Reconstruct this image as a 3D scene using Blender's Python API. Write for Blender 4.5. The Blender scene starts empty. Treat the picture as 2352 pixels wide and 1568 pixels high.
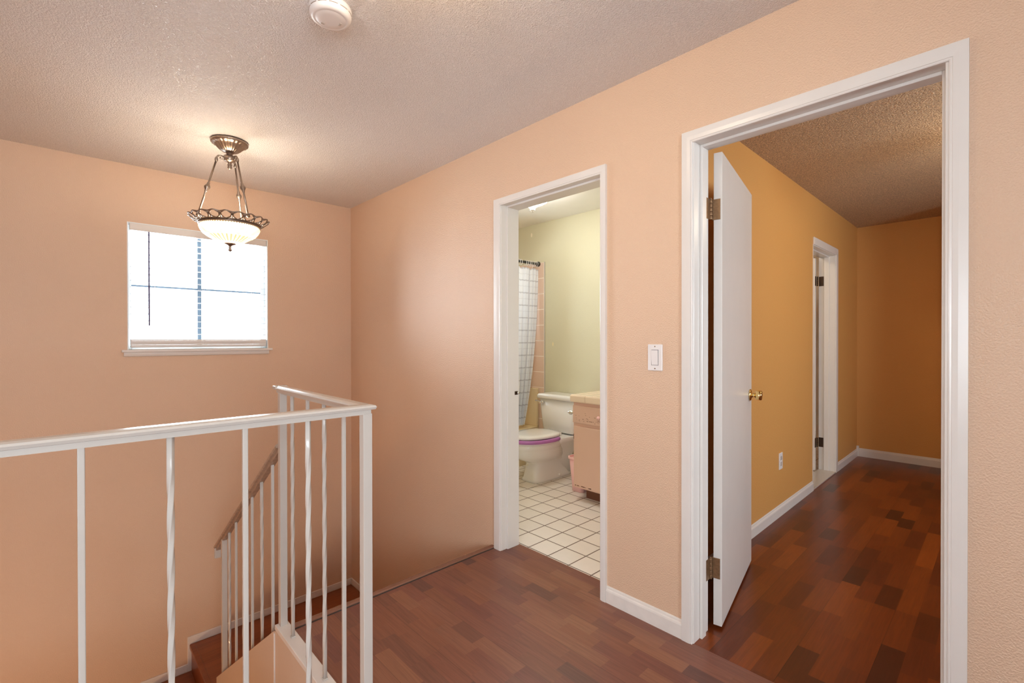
import bpy, bmesh, math, random
from mathutils import Vector, Matrix
random.seed(7)
C = bpy.context.scene.collection
SC = bpy.context.scene
PI = math.pi

# ------------------------------------------------------------------ materials
def lin(c):
    c = c / 255.0
    return c / 12.92 if c <= 0.04045 else ((c + 0.055) / 1.055) ** 2.4
def rgb(r, g, b): return (lin(r), lin(g), lin(b), 1.0)

def new_mat(name):
    m = bpy.data.materials.new(name); m.use_nodes = True
    nt = m.node_tree
    return m, nt, nt.nodes['Principled BSDF']

def nd(nt, t, **kw):
    n = nt.nodes.new(t)
    for k, v in kw.items():
        if k.startswith('_'): setattr(n, k[1:], v)
        else:
            n.inputs[int(k[1:]) if k[0] == 'i' and k[1:].isdigit() else k.replace('__', ' ')].default_value = v
    return n

def L(nt, a, b): nt.links.new(a, b)

def plain(name, col, rough=0.5, metal=0.0, spec=0.5, var=0.04, vscale=6.0, bump=0.0, bscale=80.0, coat=0.0):
    m, nt, b = new_mat(name)
    tc = nd(nt, 'ShaderNodeNewGeometry')
    no = nd(nt, 'ShaderNodeTexNoise'); no.inputs['Scale'].default_value = vscale; no.inputs['Detail'].default_value = 4
    L(nt, tc.outputs['Position'], no.inputs['Vector'])
    mx = nd(nt, 'ShaderNodeMix', _data_type='RGBA')
    mx.inputs['A'].default_value = tuple(max(0, c * (1 - var)) for c in col[:3]) + (1,)
    mx.inputs['B'].default_value = tuple(min(1, c * (1 + var)) for c in col[:3]) + (1,)
    L(nt, no.outputs['Fac'], mx.inputs['Factor'])
    L(nt, mx.outputs['Result'], b.inputs['Base Color'])
    b.inputs['Roughness'].default_value = rough; b.inputs['Metallic'].default_value = metal
    b.inputs['Specular IOR Level'].default_value = spec
    b.inputs['Coat Weight'].default_value = coat
    if bump:
        n2 = nd(nt, 'ShaderNodeTexNoise'); n2.inputs['Scale'].default_value = bscale; n2.inputs['Detail'].default_value = 3
        L(nt, tc.outputs['Position'], n2.inputs['Vector'])
        bp = nd(nt, 'ShaderNodeBump'); bp.inputs['Strength'].default_value = bump; bp.inputs['Distance'].default_value = 0.002
        L(nt, n2.outputs['Fac'], bp.inputs['Height']); L(nt, bp.outputs['Normal'], b.inputs['Normal'])
    return m

def wall_paint(name, col, rough=0.5, scale=75, strength=0.5, dist=0.004, spec=0.4, marks=()):
    """rolled paint over an orange-peel plaster"""
    m, nt, b = new_mat(name)
    g = nd(nt, 'ShaderNodeNewGeometry')
    no = nd(nt, 'ShaderNodeTexNoise'); no.inputs['Scale'].default_value = scale; no.inputs['Detail'].default_value = 2.5
    L(nt, g.outputs['Position'], no.inputs['Vector'])
    rp = nd(nt, 'ShaderNodeValToRGB'); rp.color_ramp.elements[0].position = 0.38; rp.color_ramp.elements[1].position = 0.66
    L(nt, no.outputs['Fac'], rp.inputs['Fac'])
    bp = nd(nt, 'ShaderNodeBump'); bp.inputs['Strength'].default_value = strength; bp.inputs['Distance'].default_value = dist
    L(nt, rp.outputs['Color'], bp.inputs['Height']); L(nt, bp.outputs['Normal'], b.inputs['Normal'])
    lo = nd(nt, 'ShaderNodeTexNoise'); lo.inputs['Scale'].default_value = 1.3; lo.inputs['Detail'].default_value = 5
    L(nt, g.outputs['Position'], lo.inputs['Vector'])
    mx = nd(nt, 'ShaderNodeMix', _data_type='RGBA')
    mx.inputs['A'].default_value = tuple(c * .97 for c in col[:3]) + (1,)
    mx.inputs['B'].default_value = tuple(min(1, c * 1.03) for c in col[:3]) + (1,)
    L(nt, lo.outputs['Fac'], mx.inputs['Factor'])
    out = mx.outputs['Result']
    for (px, py, pz, r, mc) in marks:               # old patches of filler
        d = nd(nt, 'ShaderNodeVectorMath', _operation='SUBTRACT'); d.inputs[1].default_value = (px, py, pz)
        L(nt, g.outputs['Position'], d.inputs[0])
        s = nd(nt, 'ShaderNodeVectorMath', _operation='MULTIPLY'); s.inputs[1].default_value = (2.2, 0.5, 1.0)
        L(nt, d.outputs[0], s.inputs[0])
        le = nd(nt, 'ShaderNodeVectorMath', _operation='LENGTH'); L(nt, s.outputs[0], le.inputs[0])
        cm = nd(nt, 'ShaderNodeMath', _operation='LESS_THAN'); cm.inputs[1].default_value = r
        L(nt, le.outputs['Value'], cm.inputs[0])
        m2 = nd(nt, 'ShaderNodeMix', _data_type='RGBA'); m2.inputs['B'].default_value = mc
        L(nt, cm.outputs[0], m2.inputs['Factor']); L(nt, out, m2.inputs['A']); out = m2.outputs['Result']
    L(nt, out, b.inputs['Base Color'])
    b.inputs['Roughness'].default_value = rough; b.inputs['Specular IOR Level'].default_value = spec
    return m

def popcorn(name, col, rough=0.4, scale=85, strength=1.0, dist=0.006, spec=0.5, painted_sparkle=0.0):
    m, nt, b = new_mat(name)
    g = nd(nt, 'ShaderNodeNewGeometry')
    no = nd(nt, 'ShaderNodeTexNoise'); no.inputs['Scale'].default_value = scale; no.inputs['Detail'].default_value = 3.5; no.inputs['Roughness'].default_value = .6
    L(nt, g.outputs['Position'], no.inputs['Vector'])
    vo = nd(nt, 'ShaderNodeTexVoronoi'); vo.inputs['Scale'].default_value = scale * .9
    L(nt, g.outputs['Position'], vo.inputs['Vector'])
    rp = nd(nt, 'ShaderNodeValToRGB'); rp.color_ramp.elements[0].position = 0.40; rp.color_ramp.elements[1].position = 0.68
    L(nt, no.outputs['Fac'], rp.inputs['Fac'])
    ad = nd(nt, 'ShaderNodeMath', _operation='SUBTRACT'); L(nt, rp.outputs['Color'], ad.inputs[0])
    mu = nd(nt, 'ShaderNodeMath', _operation='MULTIPLY'); mu.inputs[1].default_value = .6
    L(nt, vo.outputs['Distance'], mu.inputs[0]); L(nt, mu.outputs[0], ad.inputs[1])
    bp = nd(nt, 'ShaderNodeBump'); bp.inputs['Strength'].default_value = strength; bp.inputs['Distance'].default_value = dist
    L(nt, ad.outputs[0], bp.inputs['Height']); L(nt, bp.outputs['Normal'], b.inputs['Normal'])
    mx = nd(nt, 'ShaderNodeMix', _data_type='RGBA')
    mx.inputs['A'].default_value = tuple(c * (.90 - painted_sparkle * .1) for c in col[:3]) + (1,)
    mx.inputs['B'].default_value = tuple(min(1, c * (1.04 + painted_sparkle)) for c in col[:3]) + (1,)  # lightens raised grain to paint highlight specks
    L(nt, rp.outputs['Color'], mx.inputs['Factor'])
    L(nt, mx.outputs['Result'], b.inputs['Base Color'])
    b.inputs['Roughness'].default_value = rough; b.inputs['Specular IOR Level'].default_value = spec
    return m

def laminate(name, along='x', cols=None, rough=0.3, strip=0.066, length=0.42):
    """three-strip laminate: short blocks of several browns, butted in rows"""
    m, nt, b = new_mat(name)
    g = nd(nt, 'ShaderNodeNewGeometry')
    sp = nd(nt, 'ShaderNodeSeparateXYZ'); L(nt, g.outputs['Position'], sp.inputs[0])
    u, v = (sp.outputs['X'], sp.outputs['Y']) if along == 'x' else (sp.outputs['Y'], sp.outputs['X'])
    def M(op, a, bb=None, c=None):
        n = nd(nt, 'ShaderNodeMath', _operation=op)
        for i, s in enumerate((a, bb, c)):
            if s is None: continue
            if isinstance(s, (int, float)): n.inputs[i].default_value = s
            else: L(nt, s, n.inputs[i])
        return n.outputs[0]
    row = M('FLOOR', M('DIVIDE', v, strip))
    wn = nd(nt, 'ShaderNodeTexWhiteNoise', _noise_dimensions='1D'); L(nt, row, wn.inputs['W'])
    uo = M('ADD', M('DIVIDE', u, length), M('MULTIPLY', wn.outputs['Value'], 7.3))
    # uneven block lengths
    blk = M('FLOOR', uo)
    cv = nd(nt, 'ShaderNodeCombineXYZ'); L(nt, row, cv.inputs[0]); L(nt, blk, cv.inputs[1])
    w2 = nd(nt, 'ShaderNodeTexWhiteNoise', _noise_dimensions='3D'); L(nt, cv.outputs[0], w2.inputs['Vector'])
    fr = M('FRACT', uo)
    sub = M('GREATER_THAN', fr, M('ADD', .40, M('MULTIPLY', w2.outputs['Value'], .28)))
    cv2 = nd(nt, 'ShaderNodeCombineXYZ'); L(nt, row, cv2.inputs[0]); L(nt, blk, cv2.inputs[1]); L(nt, sub, cv2.inputs[2])
    w3 = nd(nt, 'ShaderNodeTexWhiteNoise', _noise_dimensions='3D'); L(nt, cv2.outputs[0], w3.inputs['Vector'])
    rp = nd(nt, 'ShaderNodeValToRGB'); cr = rp.color_ramp
    cr.elements[0].position = 0; cr.elements[0].color = cols[0]
    cr.elements[1].position = 1; cr.elements[1].color = cols[-1]
    for i, c in enumerate(cols[1:-1]):
        e = cr.elements.new((i + 1) / (len(cols) - 1)); e.color = c
    L(nt, w3.outputs['Value'], rp.inputs['Fac'])
    # grain
    gv = nd(nt, 'ShaderNodeCombineXYZ'); L(nt, M('MULTIPLY', u, 3.0), gv.inputs[0]); L(nt, M('MULTIPLY', v, 60.0), gv.inputs[1])
    L(nt, M('MULTIPLY', w3.outputs['Value'], 40.0), gv.inputs[2])
    gn = nd(nt, 'ShaderNodeTexNoise'); gn.inputs['Scale'].default_value = 1.6; gn.inputs['Detail'].default_value = 5; gn.inputs['Distortion'].default_value = 1.2
    L(nt, gv.outputs[0], gn.inputs['Vector'])
    mr = nd(nt, 'ShaderNodeMapRange'); mr.inputs['From Min'].default_value = .3; mr.inputs['From Max'].default_value = .7
    mr.inputs['To Min'].default_value = .84; mr.inputs['To Max'].default_value = 1.14
    L(nt, gn.outputs['Fac'], mr.inputs['Value'])
    # plank joints, every third strip
    pf = M('FRACT', M('DIVIDE', v, strip * 3))
    jt = M('SUBTRACT', 1.0, M('MULTIPLY', M('LESS_THAN', pf, .012), .35))
    fac = M('MULTIPLY', mr.outputs['Result'], jt)
    mx = nd(nt, 'ShaderNodeVectorMath', _operation='SCALE'); L(nt, rp.outputs['Color'], mx.inputs[0]); L(nt, fac, mx.inputs['Scale'])
    L(nt, mx.outputs[0], b.inputs['Base Color'])
    b.inputs['Roughness'].default_value = rough; b.inputs['Specular IOR Level'].default_value = .45
    bp = nd(nt, 'ShaderNodeBump'); bp.inputs['Strength'].default_value = .08; bp.inputs['Distance'].default_value = .001
    L(nt, gn.outputs['Fac'], bp.inputs['Height']); L(nt, bp.outputs['Normal'], b.inputs['Normal'])
    return m

def tiled(name, axes, origin, size, tile, grout, gw=0.022, rough=0.25, var=.05, bump=.5):
    """square tiles on a grid, axes such as 'xy'"""
    m, nt, b = new_mat(name)
    g = nd(nt, 'ShaderNodeNewGeometry')
    sp = nd(nt, 'ShaderNodeSeparateXYZ'); L(nt, g.outputs['Position'], sp.inputs[0])
    def M(op, a, bb=None):
        n = nd(nt, 'ShaderNodeMath', _operation=op)
        for i, s in enumerate((a, bb)):
            if s is None: continue
            if isinstance(s, (int, float)): n.inputs[i].default_value = s
            else: L(nt, s, n.inputs[i])
        return n.outputs[0]
    ms, ids = [], []
    for k, ax in enumerate(axes):
        s = M('DIVIDE', M('SUBTRACT', sp.outputs[ax.upper()], origin[k]), size)
        ids.append(M('FLOOR', s)); f = M('FRACT', s)
        ms.append(M('MINIMUM', f, M('SUBTRACT', 1.0, f)))
    d = M('MINIMUM', ms[0], ms[1])
    mr = nd(nt, 'ShaderNodeMapRange'); mr.inputs['From Min'].default_value = gw; mr.inputs['From Max'].default_value = gw * 1.8
    L(nt, d, mr.inputs['Value'])
    cv = nd(nt, 'ShaderNodeCombineXYZ'); L(nt, ids[0], cv.inputs[0]); L(nt, ids[1], cv.inputs[1])
    wn = nd(nt, 'ShaderNodeTexWhiteNoise', _noise_dimensions='3D'); L(nt, cv.outputs[0], wn.inputs['Vector'])
    no = nd(nt, 'ShaderNodeTexNoise'); no.inputs['Scale'].default_value = 22; no.inputs['Detail'].default_value = 4
    L(nt, g.outputs['Position'], no.inputs['Vector'])
    f = M('ADD', M('MULTIPLY', wn.outputs['Value'], .5), M('MULTIPLY', no.outputs['Fac'], .5))
    tcx = nd(nt, 'ShaderNodeMix', _data_type='RGBA')
    tcx.inputs['A'].default_value = tuple(c * (1 - var) for c in tile[:3]) + (1,)
    tcx.inputs['B'].default_value = tuple(min(1, c * (1 + var)) for c in tile[:3]) + (1,)
    L(nt, f, tcx.inputs['Factor'])
    mx = nd(nt, 'ShaderNodeMix', _data_type='RGBA'); mx.inputs['A'].default_value = grout
    L(nt, mr.outputs['Result'], mx.inputs['Factor']); L(nt, tcx.outputs['Result'], mx.inputs['B'])
    L(nt, mx.outputs['Result'], b.inputs['Base Color'])
    rr = nd(nt, 'ShaderNodeMapRange'); rr.inputs['To Min'].default_value = .8; rr.inputs['To Max'].default_value = rough
    L(nt, mr.outputs['Result'], rr.inputs['Value']); L(nt, rr.outputs['Result'], b.inputs['Roughness'])
    bp = nd(nt, 'ShaderNodeBump'); bp.inputs['Strength'].default_value = bump; bp.inputs['Distance'].default_value = .002
    L(nt, mr.outputs['Result'], bp.inputs['Height']); L(nt, bp.outputs['Normal'], b.inputs['Normal'])
    return m

def emissive(name, col, strength, base=(.9, .85, .75, 1)):
    m, nt, b = new_mat(name)
    b.inputs['Base Color'].default_value = base; b.inputs['Roughness'].default_value = .2
    b.inputs['Emission Color'].default_value = col; b.inputs['Emission Strength'].default_value = strength
    return m

PEACH = (0.70, 0.485, 0.335, 1)
M_wall = wall_paint('peach_paint', PEACH, rough=.36, scale=185, strength=.42, dist=.003, spec=.6)
M_panel = plain('peach_satin_paint', (0.60, 0.47, .37, 1), rough=.4, bump=.1, bscale=40)
M_bedwall = wall_paint('peach_paint_bedroom_shade', (.64, .33, .10, 1), rough=.55, scale=150, strength=.3, dist=.003, spec=.3)  # hall paint, with the bedroom's dim warm light put into the colour
M_white = plain('white_gloss_paint', (0.73, 0.69, 0.65, 1), rough=.27, spec=.5, var=.03, vscale=9)
M_trimworn = plain('scuffed_white_paint', (0.76, 0.71, 0.66, 1), rough=.35, var=.08, vscale=25, bump=.1, bscale=30)
M_rail = plain('cream_enamel', (0.52, 0.475, 0.43, 1), rough=.2, var=.04, vscale=14)
M_railworn = plain('worn_rail_paint', (0.36, .25, .18, 1), rough=.35, var=.5, vscale=45)
M_ceil = popcorn('popcorn_ceiling', (.90, .845, .815, 1), rough=.28, scale=165, strength=.9, dist=.004, spec=.7)
M_bedceil = popcorn('popcorn_painted_glints', (.60, .42, .28, 1), rough=.45, scale=120, strength=1, dist=.006, spec=.4, painted_sparkle=.75)  # pale specks painted in as highlights on the grain
M_bathceil = plain('smooth_ceiling_paint', (.88, .86, .82, 1), rough=.5)
M_green = wall_paint('pale_green_paint', (.68, .645, .47, 1), rough=.4, scale=120, strength=.13, dist=.003, spec=.35,
                     marks=((.681, 1.65, 2.338, .022, rgb(245, 235, 215)), (.976, 1.65, 1.204, .02, rgb(235, 222, 180))))
M_floor = laminate('red_brown_laminate', 'x', [rgb(98, 66, 60), rgb(132, 84, 64), rgb(116, 72, 62), rgb(140, 94, 72), rgb(122, 76, 64)], rough=.34)
M_bedfloor = laminate('dark_red_laminate', 'y', [rgb(66, 28, 14), rgb(114, 50, 16), rgb(84, 34, 16), rgb(130, 62, 20), rgb(98, 42, 16)], rough=.3, strip=.078, length=.62)
M_stair = laminate('stair_laminate', 'y', [rgb(122, 62, 30), rgb(142, 76, 38), rgb(130, 68, 32)], rough=.3, length=.8)
M_nosing = plain('stair_nose_wood', rgb(128, 88, 72), rough=.22, var=.12, vscale=12)
M_bathfloor = tiled('white_floor_tile', 'xy', (2.095 - .1545 * 20, .141 + .006), .1555, rgb(238, 232, 224), rgb(116, 98, 86), gw=.017, rough=.22, var=.06)
M_walltile = tiled('peach_wall_tile', 'xz', (.865 - .0, 2.034 - .159 * 20), .159, rgb(226, 198, 178), rgb(246, 232, 220), gw=.018, rough=.15, var=.04)
M_walltile2 = tiled('peach_side_tile', 'yz', (.0, 2.034 - .159 * 20), .159, rgb(226, 198, 178), rgb(246, 232, 220), gw=.018, rough=.15, var=.04)
M_countertile = tiled('cream_counter_tile', 'xy', (1.738, .985), .108, rgb(238, 218, 194), rgb(212, 184, 156), gw=.02, rough=.2, var=.04)
M_counteredge = tiled('cream_edge_tile', 'xz', (1.738, .6), .152, rgb(236, 214, 188), rgb(206, 176, 148), gw=.012, rough=.2, var=.04)
M_tub = plain('cream_enamel_tub', rgb(226, 208, 170), rough=.15, var=.02)
M_porcelain = plain('white_porcelain', (.82, .80, .77, 1), rough=.12, var=.015, coat=.3)
M_vanity = plain('peach_cabinet_paint', rgb(220, 182, 160), rough=.45, var=.04, vscale=5)
M_dark = plain('dark_recess', (.03, .02, .015, 1), rough=.8)
M_chip_shade = plain('bare_wood_and_toe_shade', rgb(112, 68, 46), rough=.8)
M_chrome = plain('chrome', (.8, .8, .8, 1), rough=.12, metal=1)
M_brass = plain('polished_brass', (.86, .62, .26, 1), rough=.14, metal=1)
M_hinge = plain('tarnished_hinge', rgb(140, 108, 78), rough=.38, metal=.7, var=.4, vscale=90)
M_hinge2 = plain('dark_bronze_hinge', rgb(70, 52, 40), rough=.45, metal=.6, var=.3, vscale=90)
M_pewter = plain('antique_pewter', rgb(146, 130, 118), rough=.3, metal=.85, var=.3, vscale=60)
M_purple = plain('purple_plastic', rgb(178, 112, 180), rough=.4)
M_teal = plain('pale_teal_plastic', rgb(168, 208, 208), rough=.4)
M_pink = plain('pink_plastic', rgb(246, 196, 190), rough=.35)
M_blackrod = plain('dark_rod_metal', rgb(66, 66, 58), rough=.35, metal=.3)
M_plate = plain('white_switch_plastic', (.80, .76, .74, 1), rough=.3, var=.01)
M_slit = plain('shadow_gap', (.05, .04, .035, 1), rough=.9)
M_vinyl = plain('white_vinyl_frame', (.82, .85, .86, 1), rough=.35, var=.01)
M_alu = plain('grey_blue_muntin', rgb(108, 128, 146), rough=.4, metal=.1)
M_wand = plain('smoky_wand', rgb(84, 78, 118), rough=.25)
M_concrete = plain('pale_subfloor', (.45, .4, .34, 1), rough=.8)

def mk_slat():
    m, nt, b = new_mat('translucent_slat')
    b.inputs['Base Color'].default_value = (.86, .86, .86, 1); b.inputs['Roughness'].default_value = .35
    tr = nd(nt, 'ShaderNodeBsdfTranslucent'); tr.inputs['Color'].default_value = (.9, .92, .94, 1)
    mix = nd(nt, 'ShaderNodeMixShader'); mix.inputs[0].default_value = .2
    no = nd(nt, 'ShaderNodeTexNoise'); no.inputs['Scale'].default_value = 30
    bp = nd(nt, 'ShaderNodeBump'); bp.inputs['Strength'].default_value = .05
    L(nt, no.outputs['Fac'], bp.inputs['Height']); L(nt, bp.outputs['Normal'], b.inputs['Normal'])
    L(nt, b.outputs[0], mix.inputs[1]); L(nt, tr.outputs[0], mix.inputs[2])
    L(nt, mix.outputs[0], nt.nodes['Material Output'].inputs['Surface'])
    return m
M_slat = mk_slat()

def mk_glass():
    m, nt, b = new_mat('window_glass')
    nt.nodes.remove(b)
    t = nd(nt, 'ShaderNodeBsdfTransparent'); t.inputs['Color'].default_value = (.95, .97, .97, 1)
    gl = nd(nt, 'ShaderNodeBsdfGlossy'); gl.inputs['Roughness'].default_value = .02
    fr = nd(nt, 'ShaderNodeFresnel'); fr.inputs['IOR'].default_value = 1.45
    mix = nd(nt, 'ShaderNodeMixShader')
    L(nt, fr.outputs[0], mix.inputs[0]); L(nt, t.outputs[0], mix.inputs[1]); L(nt, gl.outputs[0], mix.inputs[2])
    L(nt, mix.outputs[0], nt.nodes['Material Output'].inputs['Surface'])
    return m
M_glass = mk_glass()

def mk_curtain():
    m, nt, b = new_mat('checked_curtain_cloth')
    uv = nd(nt, 'ShaderNodeUVMap'); uv.uv_map = 'UVMap'
    sp = nd(nt, 'ShaderNodeSeparateXYZ'); L(nt, uv.outputs[0], sp.inputs[0])
    def M(op, a, bb=None):
        n = nd(nt, 'ShaderNodeMath', _operation=op)
        for i, s in enumerate((a, bb)):
            if s is None: continue
            if isinstance(s, (int, float)): n.inputs[i].default_value = s
            else: L(nt, s, n.inputs[i])
        return n.outputs[0]
    def line(src, pitch, w, off=0.0):
        return M('LESS_THAN', M('FRACT', M('DIVIDE', M('ADD', src, off), pitch)), w)
    strong = M('MAXIMUM', line(sp.outputs['Y'], .125, .10), line(sp.outputs['X'], .125, .08))
    faint = M('MAXIMUM', line(sp.outputs['Y'], .125, .05, .0625), line(sp.outputs['X'], .125, .05, .0625))
    f = M('MINIMUM', M('ADD', M('MULTIPLY', strong, .34), M('MULTIPLY', faint, .14)), .75)
    mx = nd(nt, 'ShaderNodeMix', _data_type='RGBA')
    mx.inputs['A'].default_value = (.92, .94, .97, 1); mx.inputs['B'].default_value = rgb(120, 112, 122)
    L(nt, f, mx.inputs['Factor'])
    L(nt, mx.outputs['Result'], b.inputs['Base Color']); b.inputs['Roughness'].default_value = .8
    tr = nd(nt, 'ShaderNodeBsdfTranslucent'); L(nt, mx.outputs['Result'], tr.inputs['Color'])
    ms = nd(nt, 'ShaderNodeMixShader'); ms.inputs[0].default_value = .4
    L(nt, b.outputs[0], ms.inputs[1]); L(nt, tr.outputs[0], ms.inputs[2])
    L(nt, ms.outputs[0], nt.nodes['Material Output'].inputs['Surface'])
    return m
M_curtain = mk_curtain()

def mk_shade():
    """ribbed alabaster glass, its glow mottled amber and pale"""
    m, nt, b = new_mat('lit_alabaster_glass')
    g = nd(nt, 'ShaderNodeNewGeometry')
    no = nd(nt, 'ShaderNodeTexNoise'); no.inputs['Scale'].default_value = 9; no.inputs['Detail'].default_value = 4; no.inputs['Distortion'].default_value = 2
    L(nt, g.outputs['Position'], no.inputs['Vector'])
    rp = nd(nt, 'ShaderNodeValToRGB')
    rp.color_ramp.elements[0].position = .35; rp.color_ramp.elements[0].color = (1, .60, .26, 1)
    rp.color_ramp.elements[1].position = .6; rp.color_ramp.elements[1].color = (1, .80, .52, 1)
    L(nt, no.outputs['Fac'], rp.inputs['Fac'])
    # amber stripes put the ribs' shading into the glow colour
    sp = nd(nt, 'ShaderNodeSeparateXYZ'); L(nt, g.outputs['Position'], sp.inputs[0])
    def M(op, a, bb=None):
        n = nd(nt, 'ShaderNodeMath', _operation=op)
        for i, q in enumerate((a, bb)):
            if q is None: continue
            if isinstance(q, (int, float)): n.inputs[i].default_value = q
            else: L(nt, q, n.inputs[i])
        return n.outputs[0]
    an = M('ARCTAN2', M('SUBTRACT', sp.outputs['Y'], -1.158), M('SUBTRACT', sp.outputs['X'], .89))
    st_ = M('GREATER_THAN', M('SINE', M('MULTIPLY', an, 30.0)), .35)
    lowz = M('MULTIPLY', M('LESS_THAN', sp.outputs['Z'], 1.866), M('GREATER_THAN', sp.outputs['Z'], 1.836))
    mr_ = nd(nt, 'ShaderNodeMix', _data_type='RGBA'); mr_.inputs['B'].default_value = (.42, .24, .09, 1)
    L(nt, M('MULTIPLY', st_, lowz), mr_.inputs['Factor']); L(nt, rp.outputs['Color'], mr_.inputs['A'])
    L(nt, mr_.outputs['Result'], b.inputs['Emission Color'])
    b.inputs['Emission Strength'].default_value = 1.0
    b.inputs['Base Color'].default_value = (.85, .78, .62, 1); b.inputs['Roughness'].default_value = .15
    return m
M_shade = mk_shade()

# ------------------------------------------------------------------ mesh helpers
def box(bm, x0, x1, y0, y1, z0, z1, bevel=0.0, mat=None, midx=0):
    vs = [bm.verts.new((x, y, z)) for x in (x0, x1) for y in (y0, y1) for z in (z0, z1)]
    if mat is not None:
        for v in vs: v.co = mat @ v.co
    q = [(0, 1, 3, 2), (4, 6, 7, 5), (0, 4, 5, 1), (2, 3, 7, 6), (0, 2, 6, 4), (1, 5, 7, 3)]
    fs = []
    for f in q:
        fc = bm.faces.new([vs[i] for i in f]); fc.material_index = midx; fs.append(fc)
    if bevel > 0:
        es = list({e for f in fs for e in f.edges})
        bmesh.ops.bevel(bm, geom=es, offset=bevel, segments=2, profile=.5, affect='EDGES', clamp_overlap=True)
    return fs

def lathe(bm, prof, c=(0, 0, 0), seg=48, cap=True, rot=None, ripple=None):
    """prof: list of (r, z)"""
    rings = []
    for (r, z) in prof:
        ring = []
        for i in range(seg):
            a = 2 * PI * i / seg
            rr = r * (1 + (ripple(a, z) if ripple else 0))
            v = Vector((rr * math.cos(a), rr * math.sin(a), z))
            if rot is not None: v = rot @ v
            ring.append(bm.verts.new(v + Vector(c)))
        rings.append(ring)
    for a, b in zip(rings, rings[1:]):
        for i in range(seg):
            j = (i + 1) % seg
            bm.faces.new((a[i], a[j], b[j], b[i])).smooth = True
    if cap:
        for rg, fl in ((rings[0], True), (rings[-1], False)):
            try: bm.faces.new(list(reversed(rg)) if fl else rg)
            except ValueError: pass

def tube(bm, pts, r, seg=12, radii=None):
    pts = [Vector(p) for p in pts]
    rings = []
    up0 = None
    for i, p in enumerate(pts):
        t = (pts[min(i + 1, len(pts) - 1)] - pts[max(i - 1, 0)]).normalized()
        ref = Vector((0, 0, 1)) if abs(t.z) < .95 else Vector((1, 0, 0))
        if up0 is not None and (up0 - t * up0.dot(t)).length > .1: ref = up0
        a = (ref - t * ref.dot(t)).normalized(); b = t.cross(a); up0 = a
        rr = radii[i] if radii else r
        rings.append([bm.verts.new(p + (a * math.cos(2 * PI * k / seg) + b * math.sin(2 * PI * k / seg)) * rr) for k in range(seg)])
    for a, b in zip(rings, rings[1:]):
        for k in range(seg):
            j = (k + 1) % seg
            bm.faces.new((a[k], a[j], b[j], b[k])).smooth = True
    bm.faces.new(list(reversed(rings[0]))); bm.faces.new(rings[-1])

def loft(bm, rings, cap=True, smooth=True):
    R = [[bm.verts.new(p) for p in ring] for ring in rings]
    n = len(R[0])
    for a, b in zip(R, R[1:]):
        for k in range(n):
            j = (k + 1) % n
            bm.faces.new((a[k], a[j], b[j], b[k])).smooth = smooth
    if cap:
        bm.faces.new(list(reversed(R[0]))); bm.faces.new(R[-1])

def sweep(bm, path, prof, closed_prof=True):
    """profile points (a, b) placed by frames; path = list of (origin, axis_a, axis_b)"""
    rings = []
    for (o, ax, bx_) in path:
        o, ax, bx_ = Vector(o), Vector(ax), Vector(bx_)
        rings.append([o + ax * a + bx_ * b for (a, b) in prof])
    loft(bm, rings, smooth=False)

def obj(name, bm, mat, parent=None, shade=False):
    bmesh.ops.recalc_face_normals(bm, faces=bm.faces)
    me = bpy.data.meshes.new(name); bm.to_mesh(me); bm.free()
    o = bpy.data.objects.new(name, me); C.objects.link(o)
    for m in (mat if isinstance(mat, (list, tuple)) else [mat]): me.materials.append(m)
    if shade:
        for p in me.polygons: p.use_smooth = True
    if parent is not None:
        o.parent = parent
        o.matrix_parent_inverse = parent.matrix_basis.inverted()
    return o

def B(name, mat, parent, *args, **kw):
    bm = bmesh.new(); box(bm, *args, **kw); return obj(name, bm, mat, parent)

def tag(o, label=None, cat=None, group=None, kind=None):
    if label: o['label'] = label
    if cat: o['category'] = cat
    if group: o['group'] = group
    if kind: o['kind'] = kind
    return o

def empty(name, loc, label=None, cat=None, group=None, kind=None):
    o = bpy.data.objects.new(name, None); C.objects.link(o); o.location = loc; o.empty_display_size = .1
    return tag(o, label, cat, group, kind)

def struct(name, bm, mat, label, cat, parent=None):
    o = obj(name, bm, mat, parent)
    if parent is None: tag(o, label, cat, kind='structure')
    return o

# ------------------------------------------------------------------ setting dimensions
H = 2.44
YS = -1.195            # plane of the side railing
XE = 1.97              # floor edge at the top of the stairs
XF = 2.727             # plane of the front railing
YB = 1.65              # bathroom back wall
XB = 2.9866            # bedroom left wall
YR = 4.275             # bedroom back wall
ZL = -.965             # landing
ZG = -2.70             # storey below
RISE, TREAD = .193, .275
WT = .13
HXR, HYL = 6.4, -4.2   # far sides of the hall behind the camera

EY0, EY1, EZ = 2.615, 3.355, 2.045
# floors
bm = bmesh.new()
box(bm, XE - .03, HXR, YS + .005, 0.0, -.25, 0)
box(bm, XF + .02, HXR, HYL, YS + .005, -.25, 0)
struct('floor', bm, M_floor, 'red-brown wood laminate floor of the upstairs hall', 'floor')
bm = bmesh.new(); box(bm, 2.04, 2.751, 0.0, WT + .008, -.25, 0); struct('floor', bm, M_floor, 'strip of laminate floor inside the bathroom doorway', 'floor')
bm = bmesh.new(); box(bm, 0, XB - WT, WT + .008, YB, -.25, 0); struct('floor', bm, M_bathfloor, 'white square tile floor with dark grout in the bathroom', 'floor')
bm = bmesh.new(); box(bm, XB, 6.4, 0.0, YR, -.25, 0.0005); box(bm, XB - WT + .001, XB, EY0 + .001, EY1 - .001, -.018, 0.0004); struct('floor', bm, M_bedfloor, 'dark red-brown laminate floor in the orange bedroom', 'floor')
bm = bmesh.new(); box(bm, .8, XB - .02, YB + .1, YR, -.25, 0.0); struct('floor', bm, M_bathfloor, 'white tile floor behind the bedroom side door', 'floor')
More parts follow.
